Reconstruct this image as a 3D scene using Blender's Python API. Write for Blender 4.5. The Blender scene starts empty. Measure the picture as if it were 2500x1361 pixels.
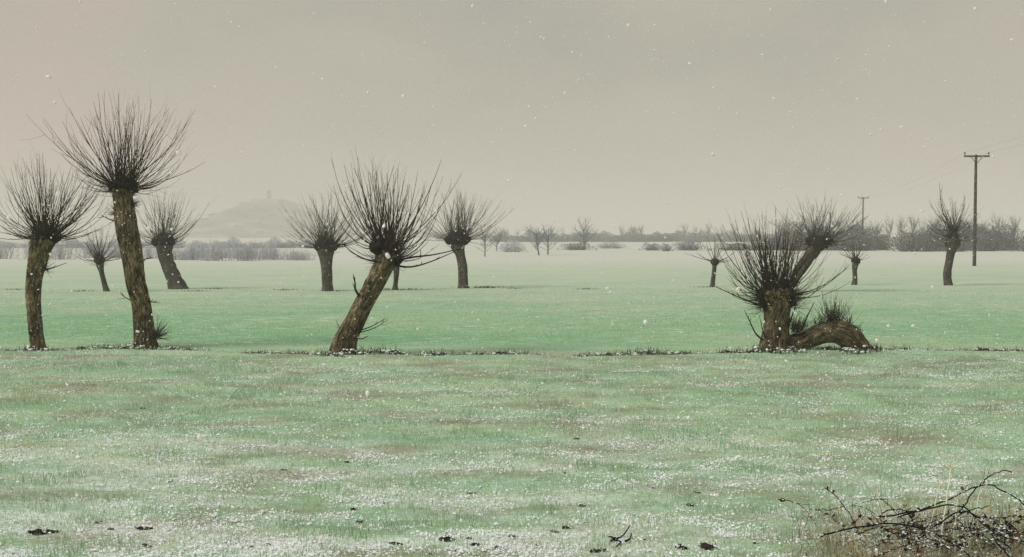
import bpy, math, random
import numpy as np
from mathutils import Vector

# ------------------------------------------------------------------ camera, world, sun, exposure
SC = bpy.context.scene
COL = SC.collection
F = 3018.0            # focal length in photo pixels (2500 wide)
HZ = 575.0            # photo row of the horizon
CH = 2.17             # eye height above the meadow, m

cam_d = bpy.data.cameras.new('camera')
cam = bpy.data.objects.new('camera', cam_d)
COL.objects.link(cam)
cam.location = (0, 0, CH)
cam.rotation_euler = (math.radians(90), 0, 0)
cam_d.sensor_width = 36
cam_d.lens = 36 * F / 2500
cam_d.shift_y = -(680.5 - HZ) / 2500
cam_d.clip_start = 0.1
cam_d.clip_end = 9000
SC.camera = cam

SUN_EL, SUN_AZ = math.radians(42), math.radians(-112)     # behind the viewer's left shoulder
world = bpy.data.worlds.new('World')
SC.world = world
world.use_nodes = True
wn = world.node_tree.nodes
wl = world.node_tree.links
wn.clear()
w_out = wn.new('ShaderNodeOutputWorld')
w_bg = wn.new('ShaderNodeBackground')
w_sky = wn.new('ShaderNodeTexSky')
w_sky.sky_type = 'NISHITA'
w_sky.sun_disc = False
w_sky.sun_elevation = SUN_EL
w_sky.sun_rotation = SUN_AZ
w_sky.dust_density = 6
w_tc = wn.new('ShaderNodeTexCoord')
w_map = wn.new('ShaderNodeMapping')
w_map.inputs['Scale'].default_value = (1, 1, 2.2)
w_map.inputs['Location'].default_value = (5.1, 2.7, 1.8)
w_no = wn.new('ShaderNodeTexNoise')
w_no.inputs['Scale'].default_value = 3.4
w_no.inputs['Detail'].default_value = 5
w_no.inputs['Roughness'].default_value = 0.5
w_rp = wn.new('ShaderNodeValToRGB')
w_rp.color_ramp.elements[0].position = 0.33
w_rp.color_ramp.elements[0].color = (0.206, 0.201, 0.174, 1)
w_rp.color_ramp.elements[1].position = 0.68
w_rp.color_ramp.elements[1].color = (0.292, 0.228, 0.200, 1)
e = w_rp.color_ramp.elements.new(0.52)
e.color = (0.254, 0.234, 0.193, 1)
w_sc = wn.new('ShaderNodeMix')
w_sc.data_type = 'RGBA'
w_sc.blend_type = 'MULTIPLY'
w_sc.inputs['Factor'].default_value = 1
w_sc.inputs[7].default_value = (0.06, 0.06, 0.06, 1)
w_mix = wn.new('ShaderNodeMix')
w_mix.data_type = 'RGBA'
w_mix.inputs['Factor'].default_value = 0.94            # cloud cover over the clear sky
wl.new(w_tc.outputs['Generated'], w_map.inputs['Vector'])
wl.new(w_map.outputs['Vector'], w_no.inputs['Vector'])
wl.new(w_no.outputs['Fac'], w_rp.inputs['Fac'])
wl.new(w_sky.outputs['Color'], w_sc.inputs[6])
wl.new(w_sc.outputs[2], w_mix.inputs[6])
wl.new(w_rp.outputs['Color'], w_mix.inputs[7])
wl.new(w_mix.outputs[2], w_bg.inputs['Color'])
w_bg.inputs['Strength'].default_value = 1.0
wl.new(w_bg.outputs['Background'], w_out.inputs['Surface'])

sun_d = bpy.data.lights.new('sun', 'SUN')
sun_d.energy = 1.5
sun_d.angle = math.radians(26)
sun_d.color = (1.0, 0.965, 0.91)
sun = bpy.data.objects.new('sun', sun_d)
COL.objects.link(sun)
_sd = Vector((math.sin(SUN_AZ) * math.cos(SUN_EL), math.cos(SUN_AZ) * math.cos(SUN_EL), math.sin(SUN_EL)))
sun.rotation_euler = (-_sd).to_track_quat('-Z', 'Y').to_euler()
sun.location = (0, 0, 40)

SC.view_settings.view_transform = 'Standard'
SC.view_settings.look = 'None'
SC.view_settings.gamma = 1
SC.view_settings.exposure = 0.85
SC.view_settings.use_curve_mapping = False
SC.render.engine = 'CYCLES'
SC.cycles.max_bounces = 6
SC.cycles.diffuse_bounces = 3
SC.cycles.volume_bounces = 1
SC.cycles.transparent_max_bounces = 8
SC.cycles.use_denoising = True
SC.cycles.use_adaptive_sampling = False

# ------------------------------------------------------------------ helpers
RNG = np.random.default_rng(7)
random.seed(7)


def P(px, py, Y):
    """photo pixel at depth Y -> world point"""
    return np.array([(px - 1250) * Y / F, Y, CH - (py - HZ) * Y / F])


def ground_depth(py):
    return CH * F / (py - HZ)


_tab = np.random.default_rng(3).random((256, 256))


def vnoise(x, y, s=0):
    x = np.asarray(x, float) + 37.3 * s
    y = np.asarray(y, float) + 91.7 * s
    xi = np.floor(x).astype(int); yi = np.floor(y).astype(int)
    fx = x - xi; fy = y - yi
    fx = fx * fx * (3 - 2 * fx); fy = fy * fy * (3 - 2 * fy)
    a = _tab[xi & 255, yi & 255]; b = _tab[(xi + 1) & 255, yi & 255]
    c = _tab[xi & 255, (yi + 1) & 255]; d = _tab[(xi + 1) & 255, (yi + 1) & 255]
    return (a * (1 - fx) + b * fx) * (1 - fy) + (c * (1 - fx) + d * fx) * fy


def fbm(x, y, s=0, o=4):
    r = 0.0; a = 0.5; t = 0.0
    for k in range(o):
        r = r + a * vnoise(np.asarray(x) * 2 ** k, np.asarray(y) * 2 ** k, s + 5 * k); t += a; a *= 0.5
    return r / t


def sstep(a, b, x):
    t = np.clip((x - a) / (b - a), 0, 1)
    return t * t * (3 - 2 * t)


ORD = ['first', 'second', 'third', 'fourth', 'fifth', 'sixth', 'seventh', 'eighth', 'ninth', 'tenth', 'eleventh', 'twelfth', 'thirteenth',
       'fourteenth', 'fifteenth', 'sixteenth', 'seventeenth', 'eighteenth', 'nineteenth', 'twentieth']
ORD += ['twenty-' + w for w in ORD[:9]] + ['thirtieth'] + ['thirty-' + w for w in ORD[:9]]


class MB:
    """collects geometry for one mesh; attr 'tint' is one float per vertex"""
    def __init__(self):
        self.v = []; self.t = []; self.f = []; self.uvw = []; self.n = 0

    def add(self, v, f, tint=0.0, uvw=None):
        v = np.asarray(v, float)
        self.v.append(v)
        self.t.append(np.full(len(v), tint) if np.isscalar(tint) else np.asarray(tint, float))
        self.uvw.append(v if uvw is None else np.asarray(uvw, float))
        self.f.append(np.asarray(f, int) + self.n)
        self.n += len(v)

    def tube(self, p, r, k=4, tint=0.0, cap=True):
        p = np.asarray(p, float); r = np.asarray(r, float)
        n = len(p)
        d = np.gradient(p, axis=0)
        d /= np.linalg.norm(d, axis=1)[:, None] + 1e-9
        ref = np.array([0.0, 1.0, 0.05]) if abs(d[:, 1]).mean() < 0.8 else np.array([1.0, 0.0, 0.05])
        a = np.cross(d, ref); a /= np.linalg.norm(a, axis=1)[:, None] + 1e-9
        b = np.cross(d, a)
        th = np.arange(k) * 2 * math.pi / k
        v = p[:, None, :] + r[:, None, None] * (np.cos(th)[None, :, None] * a[:, None, :] + np.sin(th)[None, :, None] * b[:, None, :])
        v = v.reshape(-1, 3)
        i = np.arange(n - 1)[:, None] * k; j = np.arange(k)[None, :]; j2 = (j + 1) % k
        f = np.stack([i + j, i + j2, i + k + j2, i + k + j], -1).reshape(-1, 4)
        tt = tint if np.isscalar(tint) else np.repeat(np.asarray(tint), k)
        self.add(v, f, tt)

    def mesh(self, name):
        me = bpy.data.meshes.new(name)
        v = np.concatenate(self.v)
        nf = [len(f) for f in self.f]
        me.vertices.add(len(v))
        me.vertices.foreach_set('co', v.ravel())
        loops = np.concatenate([f.ravel() for f in self.f])
        sizes = np.concatenate([np.full(len(f), f.shape[1]) for f in self.f])
        starts = np.concatenate([[0], np.cumsum(sizes)[:-1]])
        me.loops.add(len(loops)); me.loops.foreach_set('vertex_index', loops)
        me.polygons.add(len(sizes))
        me.polygons.foreach_set('loop_start', starts)
        me.polygons.foreach_set('loop_total', sizes)
        me.update(calc_edges=True)
        at = me.attributes.new('tint', 'FLOAT', 'POINT')
        at.data.foreach_set('value', np.concatenate(self.t))
        at = me.attributes.new('uvw', 'FLOAT_VECTOR', 'POINT')
        at.data.foreach_set('vector', np.concatenate(self.uvw).ravel())
        return me

    def build(self, name, mat, parent=None, smooth=False, origin=None):
        if origin is not None:
            self.v = [v - np.asarray(origin) for v in self.v]
        me = self.mesh(name)
        return link(name, me, mat, parent, smooth, origin)


def link(name, me, mat, parent=None, smooth=False, loc=None):
    if mat is not None and not me.materials:
        me.materials.append(mat)
    if smooth:
        me.polygons.foreach_set('use_smooth', [True] * len(me.polygons))
    o = bpy.data.objects.new(name, me)
    COL.objects.link(o)
    if parent is not None:
        o.parent = parent
    if loc is not None:
        o.location = loc
    return o


def tag(o, label=None, cat=None, group=None, kind=None):
    if label: o['label'] = label
    if cat: o['category'] = cat
    if group: o['group'] = group
    if kind: o['kind'] = kind
    return o


def empty(name, loc, label, cat, group=None):
    o = bpy.data.objects.new(name, None)
    o.empty_display_size = 0.2
    COL.objects.link(o)
    o.location = loc
    return tag(o, label, cat, group)


_ico_cache = {}


def ico(sub):
    if sub not in _ico_cache:
        import bmesh
        bm = bmesh.new()
        bmesh.ops.create_icosphere(bm, subdivisions=sub, radius=1)
        v = np.array([x.co[:] for x in bm.verts]); f = np.array([[q.index for q in x.verts] for x in bm.faces])
        bm.free()
        _ico_cache[sub] = (v, f)
    return _ico_cache[sub]


def lump(mb, c, r, sub=2, amp=0.35, freq=1.6, seed=0, tint=0.0):
    v, f = ico(sub)
    n = fbm(v[:, 0] * freq + v[:, 2] * 1.3 + 3.1 * seed, v[:, 1] * freq - v[:, 2] * 0.9 + 1.7 * seed, seed % 17, 3)
    d = 1 + amp * 2 * (n - 0.5)
    mb.add(v * d[:, None] * np.asarray(r) + np.asarray(c), f, tint)


def spline(pts, n):
    pts = np.asarray(pts, float)
    q = np.vstack([2 * pts[0] - pts[1], pts, 2 * pts[-1] - pts[-2]])
    out = []
    m = len(pts) - 1
    for t in np.linspace(0, m, n):
        i = min(int(t), m - 1); u = t - i
        a, b, c, d = q[i], q[i + 1], q[i + 2], q[i + 3]
        out.append(0.5 * (2 * b + (c - a) * u + (2 * a - 5 * b + 4 * c - d) * u * u + (3 * b - a - 3 * c + d) * u ** 3))
    return np.array(out)


# ------------------------------------------------------------------ materials
def new_mat(name):
    m = bpy.data.materials.new(name)
    m.use_nodes = True
    n = m.node_tree.nodes; l = m.node_tree.links
    b = n['Principled BSDF']
    b.inputs['Roughness'].default_value = 0.9
    b.inputs['Specular IOR Level'].default_value = 0.15
    return m, n, l, b


def ramp(n, stops):
    r = n.new('ShaderNodeValToRGB')
    els = r.color_ramp.elements
    els[0].position, els[0].color = stops[0][0], (*stops[0][1], 1)
    els[1].position, els[1].color = stops[-1][0], (*stops[-1][1], 1)
    for p, c in stops[1:-1]:
        e = els.new(p); e.color = (*c, 1)
    return r


def attr(n, name):
    a = n.new('ShaderNodeAttribute'); a.attribute_name = name
    return a


def mixc(n, l, fac, a, b):
    m = n.new('ShaderNodeMix'); m.data_type = 'RGBA'
    for sock, val in ((m.inputs['Factor'], fac), (m.inputs[6], a), (m.inputs[7], b)):
        if hasattr(val, 'links'): l.new(val, sock)
        elif isinstance(val, tuple): sock.default_value = (*val, 1)
        else: sock.default_value = val
    return m.outputs[2]


def mth(n, l, op, a, b=None, clamp=False):
    m = n.new('ShaderNodeMath'); m.operation = op; m.use_clamp = clamp
    for sock, val in ((m.inputs[0], a), (m.inputs[1], b)):
        if val is None: continue
        if hasattr(val, 'links'): l.new(val, sock)
        else: sock.default_value = val
    return m.outputs[0]


def noise(n, l, vec, scale, detail=4, rough=0.55, stretch=None):
    if stretch:
        mp = n.new('ShaderNodeMapping'); mp.inputs['Scale'].default_value = stretch
        l.new(vec, mp.inputs['Vector']); vec = mp.outputs['Vector']
    t = n.new('ShaderNodeTexNoise')
    t.inputs['Scale'].default_value = scale; t.inputs['Detail'].default_value = detail
    t.inputs['Roughness'].default_value = rough
    l.new(vec, t.inputs['Vector'])
    return t.outputs['Fac']


def mrange(n, l, v, a, b, c=0.0, d=1.0):
    m = n.new('ShaderNodeMapRange'); m.inputs[1].default_value = a; m.inputs[2].default_value = b
    m.inputs[3].default_value = c; m.inputs[4].default_value = d
    l.new(v, m.inputs[0])
    return m.outputs[0]


def bump(n, l, b, h, strength, dist):
    bp = n.new('ShaderNodeBump'); bp.inputs['Strength'].default_value = strength; bp.inputs['Distance'].default_value = dist
    l.new(h, bp.inputs['Height']); l.new(bp.outputs['Normal'], b.inputs['Normal'])


def bark_mat(name, dark, mid, light, snow=0.25):
    m, n, l, b = new_mat(name)
    uv = attr(n, 'uvw').outputs['Vector']
    wob = n.new('ShaderNodeTexNoise'); wob.inputs['Scale'].default_value = 5.0; l.new(uv, wob.inputs['Vector'])
    va = n.new('ShaderNodeVectorMath'); va.operation = 'SCALE'; va.inputs['Scale'].default_value = 0.10
    l.new(wob.outputs['Color'], va.inputs[0])
    vb = n.new('ShaderNodeVectorMath'); vb.operation = 'ADD'; l.new(uv, vb.inputs[0]); l.new(va.outputs[0], vb.inputs[1])
    f0 = noise(n, l, vb.outputs[0], 15, 7, 0.74, (1.5, 1.5, 0.34))
    mp = n.new('ShaderNodeMapping'); mp.inputs['Scale'].default_value = (24, 24, 3.6); l.new(vb.outputs[0], mp.inputs['Vector'])
    vo = n.new('ShaderNodeTexVoronoi'); vo.feature = 'DISTANCE_TO_EDGE'; vo.inputs['Scale'].default_value = 1.0; l.new(mp.outputs['Vector'], vo.inputs['Vector'])
    f1 = mth(n, l, 'ADD', mth(n, l, 'MULTIPLY', f0, 0.90), mth(n, l, 'MULTIPLY', mrange(n, l, vo.outputs['Distance'], 0.0, 0.25), 0.10))
    f2 = noise(n, l, uv, 3.2, 3, 0.5)
    s = mth(n, l, 'ADD', mth(n, l, 'MULTIPLY', f1, 0.75), mth(n, l, 'MULTIPLY', f2, 0.25))
    r = ramp(n, [(0.39, dark), (0.50, mid), (0.62, light)])
    l.new(s, r.inputs['Fac'])
    big = noise(n, l, uv, 1.4, 3, 0.6)
    col = mixc(n, l, mrange(n, l, big, 0.45, 0.65, 0, 0.45), r.outputs['Color'], (dark[0] * 1.2, dark[1] * 1.4, dark[2] * 1.2))
    # clinging snow grains on ridges
    sp = noise(n, l, uv, 26, 3, 0.7)
    geo = n.new('ShaderNodeNewGeometry')
    sx = n.new('ShaderNodeSeparateXYZ'); l.new(geo.outputs['Normal'], sx.inputs[0])
    side = mrange(n, l, sx.outputs['Z'], -0.1, 0.9, 0.0, 1.0)
    sf = mth(n, l, 'MULTIPLY', mrange(n, l, sp, 0.62 - 0.06 * snow, 0.72, 0, 1), mth(n, l, 'ADD', mth(n, l, 'MULTIPLY', side, 0.8), snow, True), True)
    col = mixc(n, l, sf, col, (0.62, 0.64, 0.64))
    l.new(col, b.inputs['Base Color'])
    bump(n, l, b, f1, 1.0, 0.07)
    return m


def twig_mat(name, c0, c1):
    m, n, l, b = new_mat(name)
    t = attr(n, 'tint').outputs['Fac']
    no = noise(n, l, attr(n, 'uvw').outputs['Vector'], 7, 2)
    r = ramp(n, [(0.0, c0), (1.0, c1)])
    l.new(mth(n, l, 'ADD', t, mth(n, l, 'MULTIPLY', mth(n, l, 'SUBTRACT', no, 0.5), 0.5), True), r.inputs['Fac'])
    l.new(r.outputs['Color'], b.inputs['Base Color'])
    return m


def plain_mat(name, c0, c1, scale=8, rough=0.9, bumpd=0.0):
    m, n, l, b = new_mat(name)
    tc = n.new('ShaderNodeTexCoord').outputs['Object']
    no = noise(n, l, tc, scale, 4)
    r = ramp(n, [(0.35, c0), (0.65, c1)])
    l.new(no, r.inputs['Fac']); l.new(r.outputs['Color'], b.inputs['Base Color'])
    b.inputs['Roughness'].default_value = rough
    if bumpd: bump(n, l, b, no, 0.8, bumpd)
    return m


def leafy_mat(name, stops, transl=0.35):
    """grass and dry stalks: tint picks the colour, light passes through the blade"""
    m, n, l, b = new_mat(name)
    t = attr(n, 'tint').outputs['Fac']
    r = ramp(n, stops)
    l.new(t, r.inputs['Fac']); l.new(r.outputs['Color'], b.inputs['Base Color'])
    tr = n.new('ShaderNodeBsdfTranslucent'); l.new(r.outputs['Color'], tr.inputs['Color'])
    mx = n.new('ShaderNodeMixShader'); mx.inputs[0].default_value = transl
    l.new(b.outputs[0], mx.inputs[1]); l.new(tr.outputs[0], mx.inputs[2])
    l.new(mx.outputs[0], n['Material Output'].inputs['Surface'])
    return m


M = {}
M['bark'] = bark_mat('willow_bark', (0.014, 0.012, 0.008), (0.145, 0.118, 0.066), (0.44, 0.365, 0.220), 0.10)
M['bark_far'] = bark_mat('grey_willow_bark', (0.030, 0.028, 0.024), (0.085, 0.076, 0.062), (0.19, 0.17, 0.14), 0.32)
M['head'] = bark_mat('pollard_head_bark', (0.010, 0.009, 0.008), (0.026, 0.022, 0.018), (0.06, 0.052, 0.042), 0.06)
M['shoot'] = twig_mat('willow_shoots', (0.016, 0.014, 0.012), (0.085, 0.062, 0.045))
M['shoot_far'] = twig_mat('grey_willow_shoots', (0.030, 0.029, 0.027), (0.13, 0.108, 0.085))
M['haze_frost_twig'] = twig_mat('hazed_frosted_twigs', (0.36, 0.38, 0.43), (0.63, 0.65, 0.69))  # frost, paled further by distance haze painted into the colour
M['grey_twig'] = twig_mat('hazed_rimed_twigs', (0.105, 0.120, 0.145), (0.36, 0.385, 0.42))  # rime, with bluish distance haze painted into the twig colour
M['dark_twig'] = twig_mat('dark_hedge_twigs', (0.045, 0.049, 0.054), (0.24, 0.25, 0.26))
M['snow'] = plain_mat('snow', (0.76, 0.82, 0.84), (0.86, 0.90, 0.91), 30)
M['flake'] = leafy_mat('snowflake', [(0.0, (0.97, 0.97, 0.97)), (1.0, (0.97, 0.97, 0.97))], 0.5)
M['soil'] = plain_mat('dark_soil', (0.012, 0.010, 0.009), (0.055, 0.042, 0.030), 40, 0.95, 0.01)
M['pole'] = plain_mat('creosoted_pole', (0.020, 0.019, 0.018), (0.10, 0.097, 0.09), 6)
M['iron'] = plain_mat('dark_iron', (0.03, 0.03, 0.03), (0.05, 0.05, 0.05), 6, 0.6)
M['ceramic'] = plain_mat('brown_ceramic', (0.05, 0.035, 0.03), (0.07, 0.05, 0.04), 6, 0.3)
M['stone'] = plain_mat('tower_stone', (0.045, 0.045, 0.048), (0.08, 0.08, 0.08), 0.6)
M['grass'] = leafy_mat('frosted_grass', [(0.0, (0.20, 0.37, 0.21)), (0.35, (0.32, 0.50, 0.31)), (0.6, (0.43, 0.54, 0.35)), (0.8, (0.48, 0.43, 0.31)), (1.0, (0.76, 0.82, 0.80))])
M['rush'] = leafy_mat('dark_rushes', [(0.0, (0.014, 0.012, 0.010)), (0.6, (0.05, 0.04, 0.026)), (1.0, (0.16, 0.13, 0.07))], 0.15)
M['straw'] = leafy_mat('dry_straw', [(0.0, (0.07, 0.045, 0.025)), (0.45, (0.30, 0.235, 0.125)), (1.0, (0.70, 0.63, 0.42))], 0.3)
M['umbel'] = twig_mat('pale_dry_stalk', (0.70, 0.67, 0.48), (0.86, 0.84, 0.66))
M['bramble'] = twig_mat('bramble_cane', (0.007, 0.007, 0.009), (0.030, 0.024, 0.024))
M['dead_leaf'] = leafy_mat('withered_leaf', [(0.0, (0.012, 0.012, 0.014)), (0.6, (0.05, 0.035, 0.022)), (1.0, (0.20, 0.085, 0.03))], 0.15)


def hill_material():
    m, n, l, b = new_mat('snowy_hill_turf')
    tc = n.new('ShaderNodeTexCoord').outputs['Object']
    a = noise(n, l, tc, 0.02, 6, 0.65, (1, 1, 2.5))
    r = ramp(n, [(0.34, (0.07, 0.085, 0.075)), (0.5, (0.19, 0.205, 0.16)), (0.66, (0.42, 0.43, 0.38))])
    l.new(a, r.inputs['Fac']); l.new(r.outputs['Color'], b.inputs['Base Color'])
    return m


def ground_material():
    m, n, l, b = new_mat('snow_dusted_meadow')
    geo = n.new('ShaderNodeNewGeometry')
    pos = geo.outputs['Position']
    sx = n.new('ShaderNodeSeparateXYZ'); l.new(pos, sx.inputs[0])
    Y = sx.outputs['Y']
    g1 = noise(n, l, pos, 0.22, 4, 0.55, (0.6, 1.0, 1))
    g2 = noise(n, l, pos, 1.5, 5, 0.6, (0.45, 1.0, 1))
    g3 = noise(n, l, pos, 22, 4, 0.65)
    gm = mth(n, l, 'ADD', mth(n, l, 'MULTIPLY', g1, 0.5), mth(n, l, 'MULTIPLY', g2, 0.5))
    r = ramp(n, [(0.36, (0.245, 0.430, 0.265)), (0.5, (0.355, 0.510, 0.330)), (0.63, (0.440, 0.520, 0.345))])
    l.new(gm, r.inputs['Fac'])
    col = r.outputs['Color']
    # the lusher strip of turf just past the ditch
    lush = mth(n, l, 'MULTIPLY', mrange(n, l, Y, 23.6, 25.5), mrange(n, l, Y, 44, 29))
    col = mixc(n, l, mth(n, l, 'MULTIPLY', lush, mth(n, l, 'MULTIPLY', mrange(n, l, g1, 0.3, 0.62, 0.95, 0.45), mrange(n, l, sx.outputs['X'], -8, 8, 1.0, 0.55))), col, (0.175, 0.410, 0.205))
    mint = noise(n, l, pos, 0.6, 6, 0.65, (0.55, 1.2, 1))
    col = mixc(n, l, mrange(n, l, mint, 0.52, 0.66, 0, 0.55), col, (0.19, 0.385, 0.265))
    # worn brown patches in the near meadow
    br = noise(n, l, pos, 0.95, 7, 0.68, (0.62, 1.15, 1))
    near = mrange(n, l, Y, 23.4, 22.4)
    brf = mth(n, l, 'MULTIPLY', mrange(n, l, br, 0.48, 0.64, 0, 0.88), near)
    col = mixc(n, l, brf, col, (0.255, 0.215, 0.160))
    # fine dark tufting
    col = mixc(n, l, mrange(n, l, g3, 0.50, 0.32, 0, 0.35), col, (0.12, 0.20, 0.11))
    # powder snow flecks near; the far meadow pales with snow and painted haze
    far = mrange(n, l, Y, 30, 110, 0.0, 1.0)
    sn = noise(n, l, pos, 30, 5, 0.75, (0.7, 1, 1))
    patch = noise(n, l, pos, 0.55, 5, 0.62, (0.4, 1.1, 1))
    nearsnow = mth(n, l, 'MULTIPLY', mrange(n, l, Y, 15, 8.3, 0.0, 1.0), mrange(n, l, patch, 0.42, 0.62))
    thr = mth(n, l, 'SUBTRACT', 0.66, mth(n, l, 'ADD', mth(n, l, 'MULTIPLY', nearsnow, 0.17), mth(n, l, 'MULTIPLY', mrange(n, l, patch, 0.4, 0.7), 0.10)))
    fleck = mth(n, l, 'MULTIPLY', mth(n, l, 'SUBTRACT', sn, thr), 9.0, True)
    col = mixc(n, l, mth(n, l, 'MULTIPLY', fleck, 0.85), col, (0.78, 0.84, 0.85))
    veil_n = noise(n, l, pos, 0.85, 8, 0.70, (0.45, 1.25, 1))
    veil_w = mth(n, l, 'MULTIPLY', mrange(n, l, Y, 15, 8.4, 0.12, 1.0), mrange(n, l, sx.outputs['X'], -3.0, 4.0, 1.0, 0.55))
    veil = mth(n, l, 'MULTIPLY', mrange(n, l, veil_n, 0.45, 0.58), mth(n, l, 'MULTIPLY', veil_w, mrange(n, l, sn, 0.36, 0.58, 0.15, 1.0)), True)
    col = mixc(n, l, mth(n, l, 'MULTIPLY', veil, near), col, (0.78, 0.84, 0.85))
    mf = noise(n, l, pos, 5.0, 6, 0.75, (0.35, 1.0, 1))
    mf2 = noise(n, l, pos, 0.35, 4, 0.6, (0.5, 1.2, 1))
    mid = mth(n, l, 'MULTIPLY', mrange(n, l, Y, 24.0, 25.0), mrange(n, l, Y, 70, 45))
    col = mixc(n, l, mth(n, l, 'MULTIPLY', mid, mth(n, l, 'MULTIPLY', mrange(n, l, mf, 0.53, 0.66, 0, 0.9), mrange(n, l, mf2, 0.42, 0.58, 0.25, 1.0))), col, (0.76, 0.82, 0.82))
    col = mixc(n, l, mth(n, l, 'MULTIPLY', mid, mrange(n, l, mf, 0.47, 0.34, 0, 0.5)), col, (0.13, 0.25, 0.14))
    haze_cover = mth(n, l, 'MULTIPLY', far, mrange(n, l, g2, 0.25, 0.65, 0.70, 0.95))  # distance haze put into the turf colour, along with thin snow
    col = mixc(n, l, haze_cover, col, (0.600, 0.610, 0.575))
    # ditch mud and thicket litter, by vertex attribute
    mud = attr(n, 'tint').outputs['Fac']
    mudf = mth(n, l, 'MULTIPLY', mud, mrange(n, l, g3, 0.30, 0.55, 1.0, 0.6), True)
    mr = ramp(n, [(0.35, (0.025, 0.018, 0.012)), (0.6, (0.17, 0.125, 0.07))])
    l.new(g3, mr.inputs['Fac'])
    col = mixc(n, l, mudf, col, mr.outputs['Color'])
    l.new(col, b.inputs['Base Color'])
    b.inputs['Roughness'].default_value = 1.0
    bump(n, l, b, mth(n, l, 'ADD', g3, fleck), 0.35, 0.02)
    return m


M['hill'] = hill_material()
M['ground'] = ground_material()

# ------------------------------------------------------------------ ground
_dpx = np.array([-3000, -400, 0, 200, 350, 600, 830, 1080, 1300, 1600, 1890, 2100, 2500, 2900, 5500])
_dpy = np.array([855, 856, 857, 855, 852, 861, 868, 869, 868, 868, 859, 856, 857, 857, 857])
_dx = (_dpx - 1250) * ground_depth(_dpy) / F


def ditch_y(x):
    return np.interp(x, _dx, ground_depth(_dpy)) + 0.10 * (vnoise(np.asarray(x) * 1.3, 0.5, 3) - 0.5) + 0.15


def gz(x, y):
    x = np.asarray(x, float); y = np.asarray(y, float)
    fade = sstep(60, 25, y)
    z = 0.07 * (fbm(x * 0.5, y * 0.5, 1, 3) - 0.5) * fade
    z = z + 0.075 * (fbm(x * 2.0, y * 2.4, 2, 3) - 0.5) * sstep(24, 20, y)
    d = y - ditch_y(x)
    z = z - 0.12 * np.exp(-(d / 0.20) ** 2) + 0.035 * np.exp(-((d + 0.5) / 0.25) ** 2)
    return z


def axis(a, b, step, lo, hi, g=1.12):
    mid = np.arange(a, b, step)
    out = [mid]
    s = step; x = mid[-1]; r = []
    while x < hi:
        s *= g; x += s; r.append(x)
    out.append(np.array(r))
    s = step; x = mid[0]; r = []
    while x > lo:
        s *= g; x -= s; r.append(x)
    out.insert(0, np.array(r[::-1]))
    return np.concatenate(out)


gx = axis(-11.5, 11.5, 0.075, -3600, 3600)
gy = axis(6.5, 25.5, 0.06, -25, 5200)
GX, GY = np.meshgrid(gx, gy)
GZ = gz(GX, GY)
mud = np.exp(-((GY - ditch_y(GX)) / 0.16) ** 2) * np.clip(0.55 + 1.6 * (fbm(GX * 0.9, GY * 0.0 + 4, 9, 3) - 0.42) * 2, 0, 1)
_lx = 1250 + GX * F / np.maximum(GY, 1)
_ly = HZ + CH * F / np.maximum(GY, 1)
lit = sstep(1900, 2180, _lx + 160 * (fbm(GX * 2, GY * 2, 4) - 0.5)) * sstep(1215, 1300, _ly + 70 * (fbm(GX * 3, GY * 3, 6) - 0.5)) * (GY > 2)
mud = np.maximum(mud, lit * 0.6)
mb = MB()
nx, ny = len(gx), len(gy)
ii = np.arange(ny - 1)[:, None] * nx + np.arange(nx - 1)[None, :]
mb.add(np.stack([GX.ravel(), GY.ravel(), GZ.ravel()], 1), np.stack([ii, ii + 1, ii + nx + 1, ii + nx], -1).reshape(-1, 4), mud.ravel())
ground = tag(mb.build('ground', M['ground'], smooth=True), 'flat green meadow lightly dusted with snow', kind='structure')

# hill
HY = 1400.0
hpx = np.array([120, 220, 300, 400, 470, 520, 560, 600, 630, 650, 690, 715, 740, 780, 830, 900, 1000, 1100, 1220, 1350])
hpy = np.array([590, 585, 580, 566, 553, 541, 529, 509, 493, 488.5, 485, 493, 505, 520, 536, 549, 561, 569, 577, 590])
hx = np.linspace(-560, 60, 190)
hyv = np.linspace(900, 1900, 70)
XX, YY = np.meshgrid(hx, hyv)
prof = np.interp(XX, (hpx - 1250) * HY / F, CH - (hpy - HZ) * HY / F)
prof = prof + (fbm(XX * 0.05, YY * 0.02, 5, 4) - 0.5) * 4 * np.clip(prof / 20, 0, 1)
fall = np.where(YY < HY, sstep(900, HY, YY) ** 1.2, sstep(1900, HY, YY))
ZZ = (prof + 8) * fall - 8 + (fbm(XX * 0.03, YY * 0.03, 8, 4) - 0.5) * 5 * np.sin(math.pi * np.clip(fall, 0, 1)) 
mb = MB()
nx, ny = len(hx), len(hyv)
ii = np.arange(ny - 1)[:, None] * nx + np.arange(nx - 1)[None, :]
mb.add(np.stack([XX.ravel(), YY.ravel(), ZZ.ravel()], 1), np.stack([ii, ii + 1, ii + nx + 1, ii + nx], -1).reshape(-1, 4))
tag(mb.build('hill', M['hill'], smooth=True), 'pale snow dusted hill rising out of the haze', kind='structure')


def hill_z(x, y):
    i = np.clip(np.searchsorted(hx, x) - 1, 0, len(hx) - 2); j = np.clip(np.searchsorted(hyv, y) - 1, 0, len(hyv) - 2)
    u = (x - hx[i]) / (hx[i + 1] - hx[i]); v = (y - hyv[j]) / (hyv[j + 1] - hyv[j])
    return (ZZ[j, i] * (1 - u) + ZZ[j, i + 1] * u) * (1 - v) + (ZZ[j + 1, i] * (1 - u) + ZZ[j + 1, i + 1] * u) * v


def box(mb, c, s, tint=0.0):
    v = np.array([[x, y, z] for x in (-.5, .5) for y in (-.5, .5) for z in (-.5, .5)]) * np.asarray(s) + np.asarray(c)
    f = [[0, 1, 3, 2], [4, 6, 7, 5], [0, 4, 5, 1], [2, 3, 7, 6], [0, 2, 6, 4], [1, 5, 7, 3]]
    mb.add(v, f, tint)


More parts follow.
